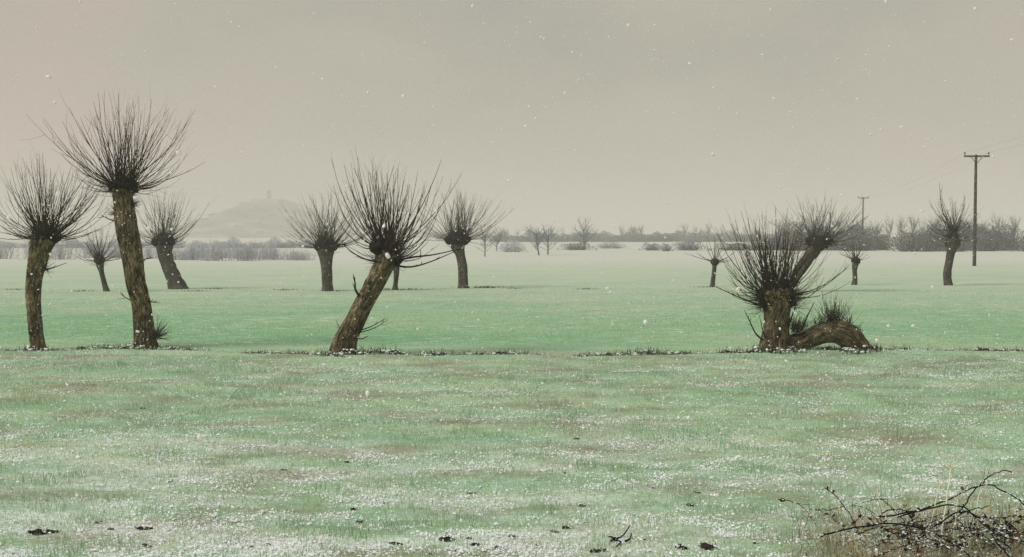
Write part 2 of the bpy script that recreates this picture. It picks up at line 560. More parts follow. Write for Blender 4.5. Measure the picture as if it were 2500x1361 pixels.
# tower on the hill
tx = (657 - 1250) * HY / F
tz = hill_z(tx, HY) - 0.6
TW = 0.78
tower = empty('stone_tower', (tx, HY, tz), 'tiny roofless stone tower on top of the hazy hill', 'tower')
mb = MB(); box(mb, (0, 0, 5.6), (4.0, 4.0, 11.2)); mb.build('wall', M['stone'], tower)
for sxx in (-1, 1):
    for syy in (-1, 1):
        mb = MB(); box(mb, (sxx * 2.05, syy * 2.05, 4.2), (1.1, 1.1, 8.4)); box(mb, (sxx * 1.95, syy * 1.95, 9.6), (0.8, 0.8, 2.6))
        mb.build('buttress', M['stone'], tower)
mb = MB()
for k in range(4):
    for q in (-1, 1):
        box(mb, (-1.5 + k, q * 1.85, 11.55), (0.5, 0.3, 0.7)); box(mb, (q * 1.85, -1.5 + k, 11.551), (0.3, 0.5, 0.7))
mb.build('parapet', M['stone'], tower)['kind'] = 'stuff'
tower.scale = (TW, TW, 1.0)

# ------------------------------------------------------------------ willows
def trunk_mesh(mb, pts, seed, sides=40, n=70, ridge=0.10, lumpy=0.10, flare=0.0):
    """pts: rows of (x, y, z, radius)"""
    q = spline(pts, n)
    p, r = q[:, :3], q[:, 3]
    d = np.gradient(p, axis=0); seg = np.linalg.norm(d, axis=1)
    L = np.concatenate([[0], np.cumsum(np.linalg.norm(np.diff(p, axis=0), axis=1))])
    d /= seg[:, None]
    a = np.cross(d, np.array([0.0, 1.0, 0.02])); a /= np.linalg.norm(a, axis=1)[:, None]
    b = np.cross(d, a)
    th = np.arange(sides) * 2 * math.pi / sides
    T, V = np.meshgrid(th, L)
    tw = T + 0.35 * V * (1 if seed % 2 else -1)
    cx, cy = np.cos(tw), np.sin(tw)
    R = r[:, None]
    m = 1 + ridge * 2 * (vnoise(cx * 5 + 10, cy * 5 + V * 0.9 + 10, seed) - 0.5) + ridge * 1.4 * (vnoise(cx * 9 + 30, cy * 9 + V * 2.2, seed + 3) - 0.5)
    m = m + lumpy * 2 * (fbm(cx * 1.2 + 5, cy * 1.2 + V * 1.6, seed + 7, 3) - 0.5)
    m = m + flare * np.exp(-V / 0.22) * (0.5 + 0.5 * np.cos(4 * T + seed))
    rr = R * m
    v = p[:, None, :] + rr[..., None] * (np.cos(T)[..., None] * a[:, None, :] + np.sin(T)[..., None] * b[:, None, :])
    uvw = np.stack([np.cos(tw) * R, np.sin(tw) * R, V + 0 * R], -1)
    i = np.arange(n - 1)[:, None] * sides; j = np.arange(sides)[None, :]; j2 = (j + 1) % sides
    f = np.stack([i + j, i + j2, i + sides + j2, i + sides + j], -1).reshape(-1, 4)
    mb.add(v.reshape(-1, 3), f, 0.0, uvw.reshape(-1, 3))
    # end cap
    c = p[-1] + d[-1] * r[-1] * 0.3
    base = mb.n - sides
    vi = np.arange(sides)
    mb.add(np.vstack([v[-1], c]), np.stack([vi, (vi + 1) % sides, np.full(sides, sides)], 1), 0.0, np.vstack([uvw[-1], [0, 0, L[-1]]]))


def grow(p0, d0, L, up, wig, n, rng, drift=None):
    p = [np.array(p0)]; d = np.array(d0, float); d /= np.linalg.norm(d)
    s = L / (n - 1)
    for k in range(n - 1):
        d = d + np.array([0, 0, up / n]) + rng.normal(0, wig, 3)
        if drift is not None: d = d + np.asarray(drift) / n
        d /= np.linalg.norm(d)
        p.append(p[-1] + d * s)
    return np.array(p)


def crown(mb, heads, L, n, rng, r0=0.011, up=0.75, amin=-18, amax=88, side=3, fine=1.0, drift=None, cone=360, azi=0, wig=0.05, tilt=(0, 0, 0), seg=9):
    """long straight withies fanning from the pollard heads"""
    for (c, hr) in heads:
        c = np.array(c)
        for k in range(n):
            al = math.radians(rng.uniform(amin, amax))
            az = math.radians(azi + rng.uniform(-cone / 2, cone / 2))
            d = np.array([math.cos(al) * math.cos(az), math.cos(al) * math.sin(az), math.sin(al)]) + np.asarray(tilt)
            d /= np.linalg.norm(d)
            lk = L * rng.uniform(0.55, 1.12) * (0.60 + 0.40 * sstep(-25, 25, math.degrees(al))) * (1 + 0.28 * math.cos(al) ** 2)
            p = grow(c + d * hr * 0.75, d, lk, up * rng.uniform(0.5, 1.3) * max(0.1, math.cos(al)), wig, seg, rng, drift)
            rb = r0 * rng.uniform(0.6, 1.25)
            t = np.linspace(0, 1, seg)
            tn = rng.uniform(0, 0.5)
            mb.tube(p, rb * (1 - 0.78 * t), 4, np.clip(tn + 0.35 * t, 0, 1))
            for q in range(rng.integers(1, side + 1)):
                i = rng.integers(seg // 3, seg - 1)
                dd = p[i] - p[i - 1]; dd /= np.linalg.norm(dd)
                dd = dd + rng.normal(0, 0.33, 3)
                p2 = grow(p[i], dd, lk * rng.uniform(0.15, 0.36), 0.5, wig, 5, rng)
                mb.tube(p2, rb * (1 - 0.8 * i / seg) * 0.75 * np.linspace(1, 0.35, 5), 3, np.clip(tn + 0.4, 0, 1))
        # short fine growth that darkens the crown's base
        for k in range(int(n * 1.1 * fine)):
            al = math.radians(rng.uniform(amin + 5, amax)); az = math.radians(azi + rng.uniform(-cone / 2, cone / 2))
            d = np.array([math.cos(al) * math.cos(az), math.cos(al) * math.sin(az), math.sin(al)]) + np.asarray(tilt)
            p = grow(c + d * hr * 0.8, d, L * rng.uniform(0.10, 0.42), up * 0.6, wig * 1.3, 5, rng)
            mb.tube(p, r0 * rng.uniform(0.28, 0.5) * np.linspace(1, 0.4, 5), 3, rng.uniform(0.25, 0.9))


def px_trunk(rows, Y, dy=0.0):
    """rows: (px, py, width px[, depth offset]) -> (x,y,z,r)"""
    out = []
    for r in rows:
        o = r[3] if len(r) > 3 else 0.0
        p = P(r[0], r[1], Y + o)
        out.append([*p, r[2] * 0.5 * Y / F])
    return np.array(out)


def px_path(pts, Y, rng=None, n=10, bow=0.0):
    q = np.array([P(a, b, Y) for a, b in pts])
    if rng is not None:
        q[:, 1] += bow * np.sin(np.linspace(0, math.pi, len(q))) + np.linspace(0, rng.uniform(-0.3, 0.3), len(q))
    return spline(q, n)


def willow(label, base_py, rows, heads, L_px, n, seed, far=False, r0=0.011, snags=(), tufts=(), arms=(), crowns=None, group=None, ridge=0.13, **kw):
    rng = np.random.default_rng(seed)
    Y = ground_depth(base_py)
    s = Y / F
    rows = [list(r) for r in rows]
    b0 = P(rows[0][0], rows[0][1], Y)
    zg = float(gz(b0[0], Y))
    t = empty('pollard_willow', (b0[0], Y, zg), label, 'tree', group)
    org = np.array([b0[0], Y, zg])
    pts = px_trunk(rows, Y)
    e_ = pts[-1].copy(); dd_ = pts[-1, :3] - pts[-2, :3]; dd_ /= np.linalg.norm(dd_)
    e_[:3] += dd_ * e_[3] * 0.55; pts[-1, 3] *= 0.96; e_[3] *= 0.55; pts = np.vstack([pts, e_])     # rounded crown of the bole
    pts[0, 2] = zg - 0.10                        # root the trunk in the turf
    mb = MB()
    trunk_mesh(mb, pts, seed, 28 if far else 48, 40 if far else 84, ridge, flare=0.34)
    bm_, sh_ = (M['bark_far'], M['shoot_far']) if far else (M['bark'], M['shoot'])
    tr = mb.build('trunk', bm_, t, True, org); tr.location = (0, 0, 0)
    for a in arms:
        mb = MB(); trunk_mesh(mb, px_trunk(a, Y), seed + 5, 48, 80, 0.09, 0.26)
        o = mb.build('fallen_limb', bm_, t, True, org); o.location = (0, 0, 0)
    hs = []
    mb = MB()
    for (hpx_, hpy_, w) in heads:
        c = P(hpx_, hpy_, Y); r = w * 0.5 * s
        lump(mb, c, (r, r, r * 0.85), 3, 0.30, 2.0, seed + int(hpx_))
        for k in range(7):
            a = rng.uniform(0, 6.28); e_ = rng.uniform(-0.4, 0.9)
            lump(mb, c + r * 0.75 * np.array([math.cos(a) * math.cos(e_), math.sin(a) * math.cos(e_), math.sin(e_) * 0.8]), r * rng.uniform(0.28, 0.48), 2, 0.4, 2.2, k + seed)
        hs.append((c, r))
    o = mb.build('pollard_head', M['head'], t, True, org); o.location = (0, 0, 0)
    mb = MB()
    crown(mb, hs, L_px * s, n, rng, r0, **kw)
    top = pts[-2]
    for k in range(40 if far else 80):
        a = rng.uniform(0, 6.283); u = rng.uniform(-0.5, 0.5)
        d = np.array([math.cos(a), math.sin(a), rng.uniform(-0.25, 0.9)])
        p = grow(top[:3] + np.array([math.cos(a), math.sin(a), 0]) * top[3] * 0.8 + np.array([0, 0, u * top[3] * 1.5]), d, L_px * s * rng.uniform(0.06, 0.30), 0.5, 0.05, 5, rng)
        mb.tube(p, r0 * rng.uniform(0.3, 0.55) * np.linspace(1, 0.4, 5), 3, rng.uniform(0.1, 0.8))
    o = mb.build('crown', sh_, t, False, org); o.location = (0, 0, 0)
    for sn in snags:
        mb = MB()
        pts_, w0 = sn
        p = px_path(pts_, Y, rng, 12, -0.12)
        mb.tube(p, np.linspace(w0, w0 * 0.3, 12) * 0.5 * s, 6, 0.1)
        for q in range(3):
            i = rng.integers(4, 11); dd = p[i] - p[i - 1]; dd /= np.linalg.norm(dd)
            mb.tube(grow(p[i], dd + rng.normal(0, 0.5, 3), 14 * s * rng.uniform(0.6, 1.5), 0.4, 0.05, 5, rng), w0 * 0.22 * s * np.linspace(1, 0.4, 5), 4, 0.3)
        o = mb.build('side_branch', sh_, t, False, org); o.location = (0, 0, 0)
    for tf in tufts:                             # (px, py, radius px, length px, count, azimuth or None)
        mb = MB()
        c = P(tf[0], tf[1], Y - 0.08)
        for k in range(tf[4]):
            d = rng.normal(0, 1, 3); d /= np.linalg.norm(d)
            d = d * 0.8 + np.array(tf[5])
            d /= np.linalg.norm(d)
            p = grow(c + rng.normal(0, 0.4, 3) * tf[2] * s, d, tf[3] * s * rng.uniform(0.35, 1.1), 0.5, 0.05, 6, rng)
            mb.tube(p, rng.uniform(0.003, 0.006) * np.linspace(1, 0.4, 6), 3, rng.uniform(0.0, 0.7))
        o = mb.build('sprout', sh_, t, False, org); o.location = (0, 0, 0); o['kind'] = 'stuff'
    return t


UP = (0, 0, 0.55)
willow('bushy pollard willow with curved trunk at far left of the ditch', 853,
       [(97, 853, 33), (86, 800, 32), (82, 740, 34), (83, 690, 36), (91, 640, 42), (101, 600, 52), (108, 580, 57)],
       [(112, 572, 56), (94, 577, 36), (132, 579, 36)], 166, 46, 11, r0=0.0088, up=1.5, amin=-24,
       snags=[([(96, 662), (125, 658), (168, 642)], 4)], tufts=[(108, 655, 7, 30, 40, (0.8, 0, -0.2))])
willow('tallest pollard willow with thick straight trunk and wide open crown', 848,
       [(358, 848, 56), (350, 800, 48), (343, 740, 45), (330, 690, 44), (323, 630, 46), (313, 570, 49), (306, 520, 47), (301, 484, 45), (301, 466, 50)],
       [(300, 455, 52), (282, 456, 34), (322, 458, 36)], 188, 44, 22, r0=0.0088, up=1.25, tilt=(0.10, 0, 0), amin=-26,
       snags=[([(330, 650), (356, 634), (372, 630)], 5), ([(346, 733), (368, 737), (384, 741)], 3.5), ([(332, 740), (308, 726), (288, 716)], 3), ([(302, 545), (268, 536), (238, 525)], 4)],
       tufts=[(378, 822, 10, 50, 90, (0.7, 0, 0.5)), (288, 520, 12, 30, 60, (-0.9, 0, 0.0)), (324, 500, 8, 28, 40, (0.9, 0, 0.1))])
willow('leaning pollard willow whose trunk tilts steeply to the right', 866,
       [(828, 868, 70), (843, 828, 54), (864, 788, 45), (886, 744, 43), (909, 702, 43), (929, 664, 46), (942, 637, 54), (947, 620, 54)],
       [(926, 604, 46), (950, 608, 40), (966, 632, 38)], 184, 38, 33, r0=0.0105, up=1.8, amin=-24, tilt=(0.06, 0, 0.08),
       snags=[([(888, 740), (872, 708), (872, 690), (868, 676)], 7), ([(856, 814), (905, 798), (942, 778)], 3.5), ([(856, 818), (912, 802), (945, 782)], 3), ([(852, 820), (885, 826), (898, 820)], 4),
              ([(950, 640), (1010, 628), (1060, 622), (1125, 608)], 6), ([(952, 645), (1000, 652), (1050, 640), (1110, 615)], 5.5), ([(935, 640), (905, 636), (870, 620), (840, 596)], 5), ([(856, 800), (832, 800), (816, 784)], 3)],
       tufts=[(945, 640, 14, 60, 60, (0.5, 0, -0.1)), (930, 640, 10, 50, 40, (-0.9, 0, -0.1))])
willow('squat broad pollard willow with a fallen limb arching along the ditch', 858,
       [(1893, 860, 84), (1893, 828, 62), (1895, 795, 56), (1896, 765, 58), (1895, 740, 68), (1893, 722, 78), (1892, 710, 72)],
       [(1890, 712, 64), (1868, 724, 42), (1918, 722, 44)], 166, 56, 44, r0=0.0102, up=1.7, amin=-30,
       arms=[[(1880, 846, 50, 0.12), (1925, 842, 50, 0.05), (1962, 834, 44, -0.02), (2000, 817, 47, -0.08), (2036, 809, 54, -0.1), (2067, 820, 58, -0.1), (2090, 844, 58, -0.05), (2101, 874, 64, 0.0)]],
       snags=[([(1868, 835), (1845, 815), (1832, 785), (1824, 760)], 5), ([(1872, 830), (1856, 805), (1850, 780)], 4),
              ([(1880, 745), (1845, 742), (1800, 725), (1745, 700)], 5), ([(1925, 795), (1935, 762), (1950, 735)], 4.5), ([(1960, 800), (1966, 765), (1980, 738)], 4.5)],
       tufts=[(2036, 786, 28, 62, 150, (0.0, 0, 0.9)), (2072, 802, 10, 50, 24, (0.4, 0, 0.9)), (2000, 796, 16, 30, 60, (-0.1, 0, 0.8)), (2040, 792, 36, 22, 260, (0.0, -0.1, 0.7)), (2086, 812, 14, 18, 120, (0.6, 0, 0.6)), (1985, 812, 18, 14, 80, (0, -0.3, 0.8)), (1945, 806, 20, 40, 200, (0.1, 0, 0.6)), (1888, 838, 20, 30, 150, (-0.2, -0.3, 0.4)), (1870, 745, 18, 50, 150, (-0.8, 0, 0.2)), (1925, 742, 16, 48, 130, (0.9, 0, 0.25)), (1893, 735, 22, 34, 160, (0.0, -0.5, 0.5)), (2112, 846, 10, 16, 30, (0.5, 0, 0.7))])

FK = dict(far=True, r0=0.0125, group='pollard willows standing across the field')
willow('smallest pollard willow standing between the two left trees', 712,
       [(261, 712, 15), (254, 690, 11), (248, 665, 12), (244, 645, 18)], [(243, 636, 26)], 76, 46, 55, up=0.9, amin=-20, **FK)
willow('dark rounded pollard willow just right of the tallest tree', 706,
       [(434, 706, 44), (424, 680, 34), (412, 650, 32), (403, 622, 34), (401, 600, 40)], [(400, 588, 46), (385, 592, 28), (414, 592, 28)], 103, 34, 66, up=1.4, amin=-24, **FK)
willow('straight trunked pollard willow left of the leaning tree', 711,
       [(800, 712, 30), (799, 685, 25), (798, 655, 25), (797, 630, 31), (796, 612, 40)], [(796, 600, 46), (780, 602, 28), (812, 602, 28)], 112, 40, 77, up=1.0, amin=-14, **FK)
willow('thin pollard willow half hidden behind the leaning trunk', 708,
       [(964, 709, 15), (966, 690, 10), (968, 665, 13), (966, 640, 16)], [(965, 625, 24)], 62, 40, 88, **FK)
willow('bushy pollard willow right of the leaning tree with kinked trunk', 704,
       [(1131, 704, 23), (1131, 675, 21), (1130, 650, 22), (1124, 622, 22), (1117, 600, 34)], [(1118, 584, 44), (1100, 586, 28), (1135, 586, 28)], 105, 42, 99, up=0.95, amin=-16, tilt=(0.10, 0, 0), **FK)
willow('tiny sparse pollard willow left of the squat tree', 701,
       [(1738, 701, 13), (1741, 680, 10), (1744, 655, 10), (1745, 642, 15)], [(1745, 640, 20)], 56, 22, 111, up=0.7, amin=-8, fine=0.5, **FK)
willow('slanting pollard willow rising behind the squat tree', 712,
       [(1912, 712, 26), (1930, 692, 26), (1950, 662, 26), (1972, 632, 26), (1990, 610, 30)], [(1998, 594, 46), (1982, 588, 32), (2018, 590, 32)], 98, 34, 122, up=0.8, amin=-30, tilt=(0.18, 0, 0), **FK)
willow('tiny pollard willow below the middle telegraph pole', 696,
       [(2084, 697, 13), (2087, 680, 10), (2086, 660, 11), (2088, 643, 16)], [(2089, 637, 22)], 43, 30, 133, up=0.45, amin=-8, fine=0.6, **FK)
willow('upright dark pollard willow beside the tall telegraph pole', 697,
       [(2315, 697, 19), (2313, 670, 18), (2316, 645, 18), (2321, 615, 22), (2325, 590, 38)], [(2326, 580, 28), (2330, 560, 20), (2322, 596, 24)], 70, 36, 144, up=0.9, amin=-30, tilt=(0, 0, 0.15),
       snags=[([(2322, 560), (2300, 520), (2293, 490), (2291, 448)], 2.6), ([(2318, 560), (2308, 520), (2302, 480)], 2), ([(2338, 560), (2350, 510), (2356, 480)], 2)], **FK)

# ------------------------------------------------------------------ telegraph poles and wires
PX = [(2378.5, 650, 378), (2105.5, 607.5, 482), (2025, 594.5, 520)]
PLABEL = ['tall dark telegraph pole at far right of the field', 'middle sized telegraph pole standing behind the dark hedge', 'smallest and farthest telegraph pole above the hedge']
tops = []
for (bx, by, ty), lab in zip(PX, PLABEL):
    Y = ground_depth(by); b = P(bx, by, Y); H = (by - ty) * Y / F
    t = empty('telegraph_pole', (b[0], Y, 0), lab, 'pole', 'telegraph poles in a line')
    lean = (4.5 if ty == 378 else 2.0) * Y / F
    mb = MB(); mb.tube([(0, 0, -0.4), (lean * .5, 0, H * 0.5), (lean, 0, H)], [0.135, 0.115, 0.09], 10); 
    mb.add([[lean + 0.09 * math.cos(a), 0.09 * math.sin(a), H] for a in np.arange(10) * math.pi / 5], [list(range(10))])
    mb.build('pole', M['pole'], t, True)
    W = 0.90
    ang = math.atan2(25, 116) * 0.0
    mb = MB(); box(mb, (lean, -0.14, H - 0.12), (2 * W, 0.10, 0.12)); mb.build('crossarm', M['pole'], t)
    for s_ in (-1, 1):
        mb = MB(); mb.tube([(lean + s_ * 0.42, -0.13, H - 0.17), (lean + s_ * 0.05, -0.12, H - 0.6)], [0.022, 0.022], 5); mb.build('brace', M['iron'], t)
        mb = MB(); mb.tube([(lean + s_ * 0.84, -0.14, H - 0.06), (lean + s_ * 0.84, -0.14, H + 0.02), (lean + s_ * 0.84, -0.14, H + 0.06), (lean + s_ * 0.84, -0.14, H + 0.15), (lean + s_ * 0.84, -0.14, H + 0.17)], [0.02, 0.02, 0.065, 0.055, 0.01], 8); mb.build('insulator', M['ceramic'], t, True)
    tops.append((np.array([b[0] + lean, Y - 0.14, H + 0.15])))
back = tops[0] - (tops[1] - tops[0]) * 1.0
back[2] = tops[0][2]
chain = [back] + tops
for s_, nm in ((-1, 'left'), (1, 'right')):
    mb = MB()
    for a, b in zip(chain[:-1], chain[1:]):
        t = np.linspace(0, 1, 30)[:, None]
        p = a * (1 - t) + b * t + np.array([s_ * 0.84, 0, 0]); p[:, 2] -= 0.9 * 4 * (t * (1 - t))[:, 0]
        mb.tube(p, np.full(30, 0.0035), 3)
    tag(mb.build('overhead_wire', M['iron']), f'thin {nm} overhead wire strung between the telegraph poles', 'wire', 'overhead wires')

# ------------------------------------------------------------------ hedges, bushes and far trees
def shrub_mesh(name, seed, w, h, n, r, upright=0.0, flakes=0):
    """loose shrub of many twigs, unit metres; its own outline is uneven"""
    rng = np.random.default_rng(seed)
    mb = MB()
    for k in range(n):
        a = rng.uniform(0, 6.283)
        uu = rng.uniform(-0.5, 0.5) if upright < 0.5 else float(np.clip(rng.normal(0, 0.27), -0.75, 0.75))
        b0 = np.array([uu * w * (0.45 + 0.55 * upright), rng.uniform(-0.4, 0.4) * min(w, 2.5) * 0.5, -0.05])
        d = np.array([(math.cos(a) * 0.5 + uu * 1.6) * (1 - upright), math.sin(a) * 0.5 * (1 - upright), 1.0]) + rng.normal(0, 0.12, 3)
        top = h * (0.55 + 0.75 * vnoise(b0[0] * 1.7 + seed * 3, 0.3, seed)) * rng.uniform(0.6, 1.0) * (1 - 0.5 * abs(2 * uu) * (1 - upright))
        p = grow(b0, d, top, -0.1 * (1 - upright), 0.10 * (1 - 0.6 * upright), 7, rng)
        tn = rng.uniform(0, 0.9)
        mb.tube(p, r * rng.uniform(0.6, 1.2) * np.linspace(1, 0.35, 7), 3, tn)
        for q in range(4):
            i = rng.integers(1, 6); dd = p[i] - p[i - 1]; dd /= np.linalg.norm(dd) + 1e-9
            p2 = grow(p[i], dd + rng.normal(0, 0.55 * (1 - 0.6 * upright), 3), top * rng.uniform(0.15, 0.4), 0.1, 0.12, 4, rng)
            mb.tube(p2, r * 0.6 * np.linspace(1, 0.4, 4), 3, min(1, tn + rng.uniform(0, .4)))
    if flakes:                                   # persistent leaves and rime clumps on the twigs
        c = np.stack([np.clip(rng.normal(0, 0.27, flakes), -0.62, 0.62) * w, rng.uniform(-0.35, 0.35, flakes) * min(w, 2.5), rng.uniform(0.0, 1, flakes) ** 0.8], 1)
        c[:, 2] *= h * (0.55 + 0.55 * vnoise(c[:, 0] * 1.7 + seed * 3, 0.3 + 0 * c[:, 0], seed))
        if upright < 0.5: c[:, 2] *= np.sqrt(np.clip(1.05 - (1.62 * c[:, 0] / w) ** 2, 0.02, 1))
        s = rng.uniform(1.0, 3.2, flakes) * r
        u = rng.normal(0, 1, (flakes, 3)); u /= np.linalg.norm(u, axis=1)[:, None]
        v = np.cross(u, rng.normal(0, 1, (flakes, 3))); v /= np.linalg.norm(v, axis=1)[:, None]
        Q = np.stack([c - u * s[:, None], c + v * s[:, None] * 0.6, c + u * s[:, None], c - v * s[:, None] * 0.6], 1).reshape(-1, 3)
        mb.add(Q, np.arange(4 * flakes).reshape(-1, 4), np.repeat(rng.uniform(0, 1, flakes), 4))
    return mb.mesh(name)


def tree_meshes(seed, h, r, spread):
    rng = np.random.default_rng(seed)
    tb, cb = MB(), MB()
    p = grow((0, 0, -0.1), (rng.normal(0, .06), 0, 1), h * 0.62, 0.1, 0.05, 9, rng)
    tb.tube(p, r * np.linspace(1, 0.35, 9), 6, 0.1)
    for k in range(26):
        i = rng.integers(2, 9); a = rng.uniform(0, 6.283)
        d = np.array([math.cos(a) * spread, math.sin(a) * spread, rng.uniform(0.5, 1.1)])
        q = grow(p[i], d, h * rng.uniform(0.25, 0.48), 0.35, 0.09, 7, rng)
        cb.tube(q, r * 0.34 * np.linspace(1, 0.4, 7), 4, rng.uniform(0, .5))
        for m_ in range(9):
            j = rng.integers(1, 7); dd = q[j] - q[j - 1]; dd /= np.linalg.norm(dd)
            q2 = grow(q[j], dd + rng.normal(0, 0.5, 3), h * rng.uniform(0.07, 0.2), 0.2, 0.12, 4, rng)
            cb.tube(q2, r * 0.13 * np.linspace(1, 0.5, 4), 3, rng.uniform(0.2, 1))
    return tb.mesh('trunk'), cb.mesh('crown')


def remat(me, mat):
    m2 = me.copy(); m2.materials.clear(); m2.materials.append(mat); return m2


SHR = [shrub_mesh('shrub', 300 + k, 2.4, 1.6, 80, 0.024, 0.0, 1500) for k in range(4)]
WITHY = [shrub_mesh('withy', 320 + k, 2.6, 1.8, 110, 0.018, 0.85, 200) for k in range(4)]
TREES = [tree_meshes(340 + k, 5.0, 0.10, [0.75, 0.55, 0.9, 0.35, 0.65][k]) for k in range(5)]
_mcache = {}


def get(me, mat):
    key = (me.name, mat.name)
    if key not in _mcache: _mcache[key] = remat(me, mat)
    return _mcache[key]


def place_shrub(px, base_py, w_px, h_px, src, mat, k, parent=None, Yoff=0.0, name='shrub'):
    Y = ground_depth(base_py) + Yoff
    b = P(px, base_py, ground_depth(base_py))
    s = ground_depth(base_py) / F
    me = get(src[k % len(src)], mat)
    o = bpy.data.objects.new(name, me); COL.objects.link(o)
    bw, bh = (2.4, 1.6) if src is SHR else (2.6, 1.8)
    o.scale = (w_px * s / bw * (1 if k % 2 else -1), w_px * s / bw if src is SHR else 1.0, h_px * s / bh)
    if parent is not None:
        o.parent = parent; o.location = (b[0] - parent.location[0], Y - parent.location[1], 0)
    else:
        o.location = (b[0], Y, 0)
    return o


def place_tree(px, base_py, h_px, k, mat, label, group, wscale=1.0, name='bare_tree'):
    Y = ground_depth(base_py); s = Y / F
    t = empty(name, ((px - 1250) * s, Y, 0), label, 'tree', group)
    sc = h_px * s / 5.0
    for nm, me in zip(('trunk', 'crown'), TREES[k % 5]):
        o = bpy.data.objects.new(nm, get(me, mat)); COL.objects.link(o); o.parent = t
        o.scale = (sc * wscale * (1 if k % 2 else -1), sc * wscale, sc)
    return t


# withy bed at the left
g = empty('withy_bed', (P(560, 634, 109)[0], ground_depth(634), 0), 'pale frosted withy bed left of the straight trunked willow', 'hedge')
for k, (px, w, h) in enumerate([(478, 40, 40), (500, 50, 44), (530, 52, 46), (562, 56, 48), (592, 50, 46), (612, 46, 42), (634, 44, 48), (662, 46, 44), (690, 60, 34), (722, 56, 26), (752, 50, 24)]):
    place_shrub(px, 634 - (k % 3), w * 1.35, h, WITHY, M['haze_frost_twig'], k, g, random.uniform(-7, 7), 'withy_clump')['kind'] = 'stuff'
g = empty('withy_bed', (P(90, 634, 109)[0], ground_depth(634), 0), 'pale frosted withy bed behind the two left trees', 'hedge')
for k, (px, w, h) in enumerate([(-40, 60, 46), (5, 60, 44), (45, 60, 50), (150, 50, 40), (180, 56, 46), (210, 50, 52), (232, 40, 44), (282, 44, 40), (370, 50, 38), (440, 50, 40), (462, 40, 36)]):
    place_shrub(px, 633 - (k % 3), w * 1.35, h, WITHY if k % 3 else SHR, M['haze_frost_twig'], k + 1, g, random.uniform(-7, 7), 'withy_clump')['kind'] = 'stuff'
# line of rimed scrub behind the withies
g = empty('hedge', (P(600, 606, 200)[0], ground_depth(606), 0), 'faint rimed hedge behind the left withy beds', 'hedge')
for k in range(34):
    px = -30 + k * 24 + random.uniform(-6, 6)
    place_shrub(px, 606, 44, random.uniform(12, 26), SHR, M['haze_frost_twig'], k, g, random.uniform(-3, 3))

# centre bushes
for k, (px, by, w, h, mat, lab) in enumerate([
        (1408, 611, 76, 24, 'grey_twig', 'low rimed bush under the lone round topped tree'),
        (1490, 607, 70, 16, 'haze_frost_twig', 'lowest palest bush between the lone tree and hedge gap'),
        (1592, 612, 50, 24, 'grey_twig', 'left of two small rounded bushes in the mist'),
        (1626, 614, 28, 26, 'grey_twig', 'narrow upright bush between two rounded bushes'),
        (1682, 612, 78, 30, 'grey_twig', 'widest rounded grey bush left of the tiny sparse willow'),
        (1250, 616, 60, 30, 'haze_frost_twig', 'pale frosted bush left of the misty pair of trees'),
        (1790, 612, 90, 26, 'dark_twig', 'bush seen through the left shoots of the squat tree'),
        (1850, 612, 70, 28, 'dark_twig', 'bush seen through the middle of the squat tree crown')]):
    tag(place_shrub(px, by, w, h, SHR, M[mat], k, None, 0, 'bush'), lab, 'bush')
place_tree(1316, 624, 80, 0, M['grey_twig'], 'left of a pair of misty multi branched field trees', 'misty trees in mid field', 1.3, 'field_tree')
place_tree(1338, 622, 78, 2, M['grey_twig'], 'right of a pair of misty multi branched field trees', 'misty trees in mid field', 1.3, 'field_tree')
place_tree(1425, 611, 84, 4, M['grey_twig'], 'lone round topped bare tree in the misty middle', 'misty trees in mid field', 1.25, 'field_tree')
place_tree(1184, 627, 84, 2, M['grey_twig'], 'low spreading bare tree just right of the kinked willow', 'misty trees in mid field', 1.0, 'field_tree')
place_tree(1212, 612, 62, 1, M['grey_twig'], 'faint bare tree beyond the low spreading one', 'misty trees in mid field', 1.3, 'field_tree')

# far hedge across the middle
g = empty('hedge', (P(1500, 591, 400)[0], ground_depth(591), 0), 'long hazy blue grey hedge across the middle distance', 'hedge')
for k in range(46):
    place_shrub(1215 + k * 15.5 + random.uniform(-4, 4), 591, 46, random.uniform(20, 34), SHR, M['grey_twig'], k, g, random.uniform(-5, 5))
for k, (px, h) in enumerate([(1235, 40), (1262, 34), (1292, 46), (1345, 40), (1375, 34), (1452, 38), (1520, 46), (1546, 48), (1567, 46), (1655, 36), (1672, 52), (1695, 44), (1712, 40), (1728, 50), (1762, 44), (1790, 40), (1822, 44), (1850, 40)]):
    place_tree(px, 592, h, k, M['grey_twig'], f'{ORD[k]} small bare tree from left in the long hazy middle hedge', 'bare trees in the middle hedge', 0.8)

# dark hedge at the right
g = empty('hedge', (P(2180, 612, 177)[0], ground_depth(612), 0), 'thick dark hedge behind the poles at right', 'hedge')
for k in range(46):
    px = 1905 + k * 12.4 + random.uniform(-4, 4)
    top = np.interp(px, [1900, 1960, 2080, 2180, 2300, 2400, 2440, 2480], [44, 62, 66, 66, 68, 72, 66, 34])
    place_shrub(px, 612 - (k % 2), random.uniform(58, 80), top * random.uniform(0.8, 1.15), SHR, M['dark_twig'], k, g, random.uniform(-14, 9))
for k in range(24):
    px = 1900 + k * 25 + random.uniform(-8, 8)
    place_tree(px, 601, random.uniform(62, 80) + (6 if px > 2200 else 0), k, M['dark_twig'], f'{ORD[k]} bare tree from left behind the thick dark hedge', 'bare trees behind the dark hedge', 0.8)

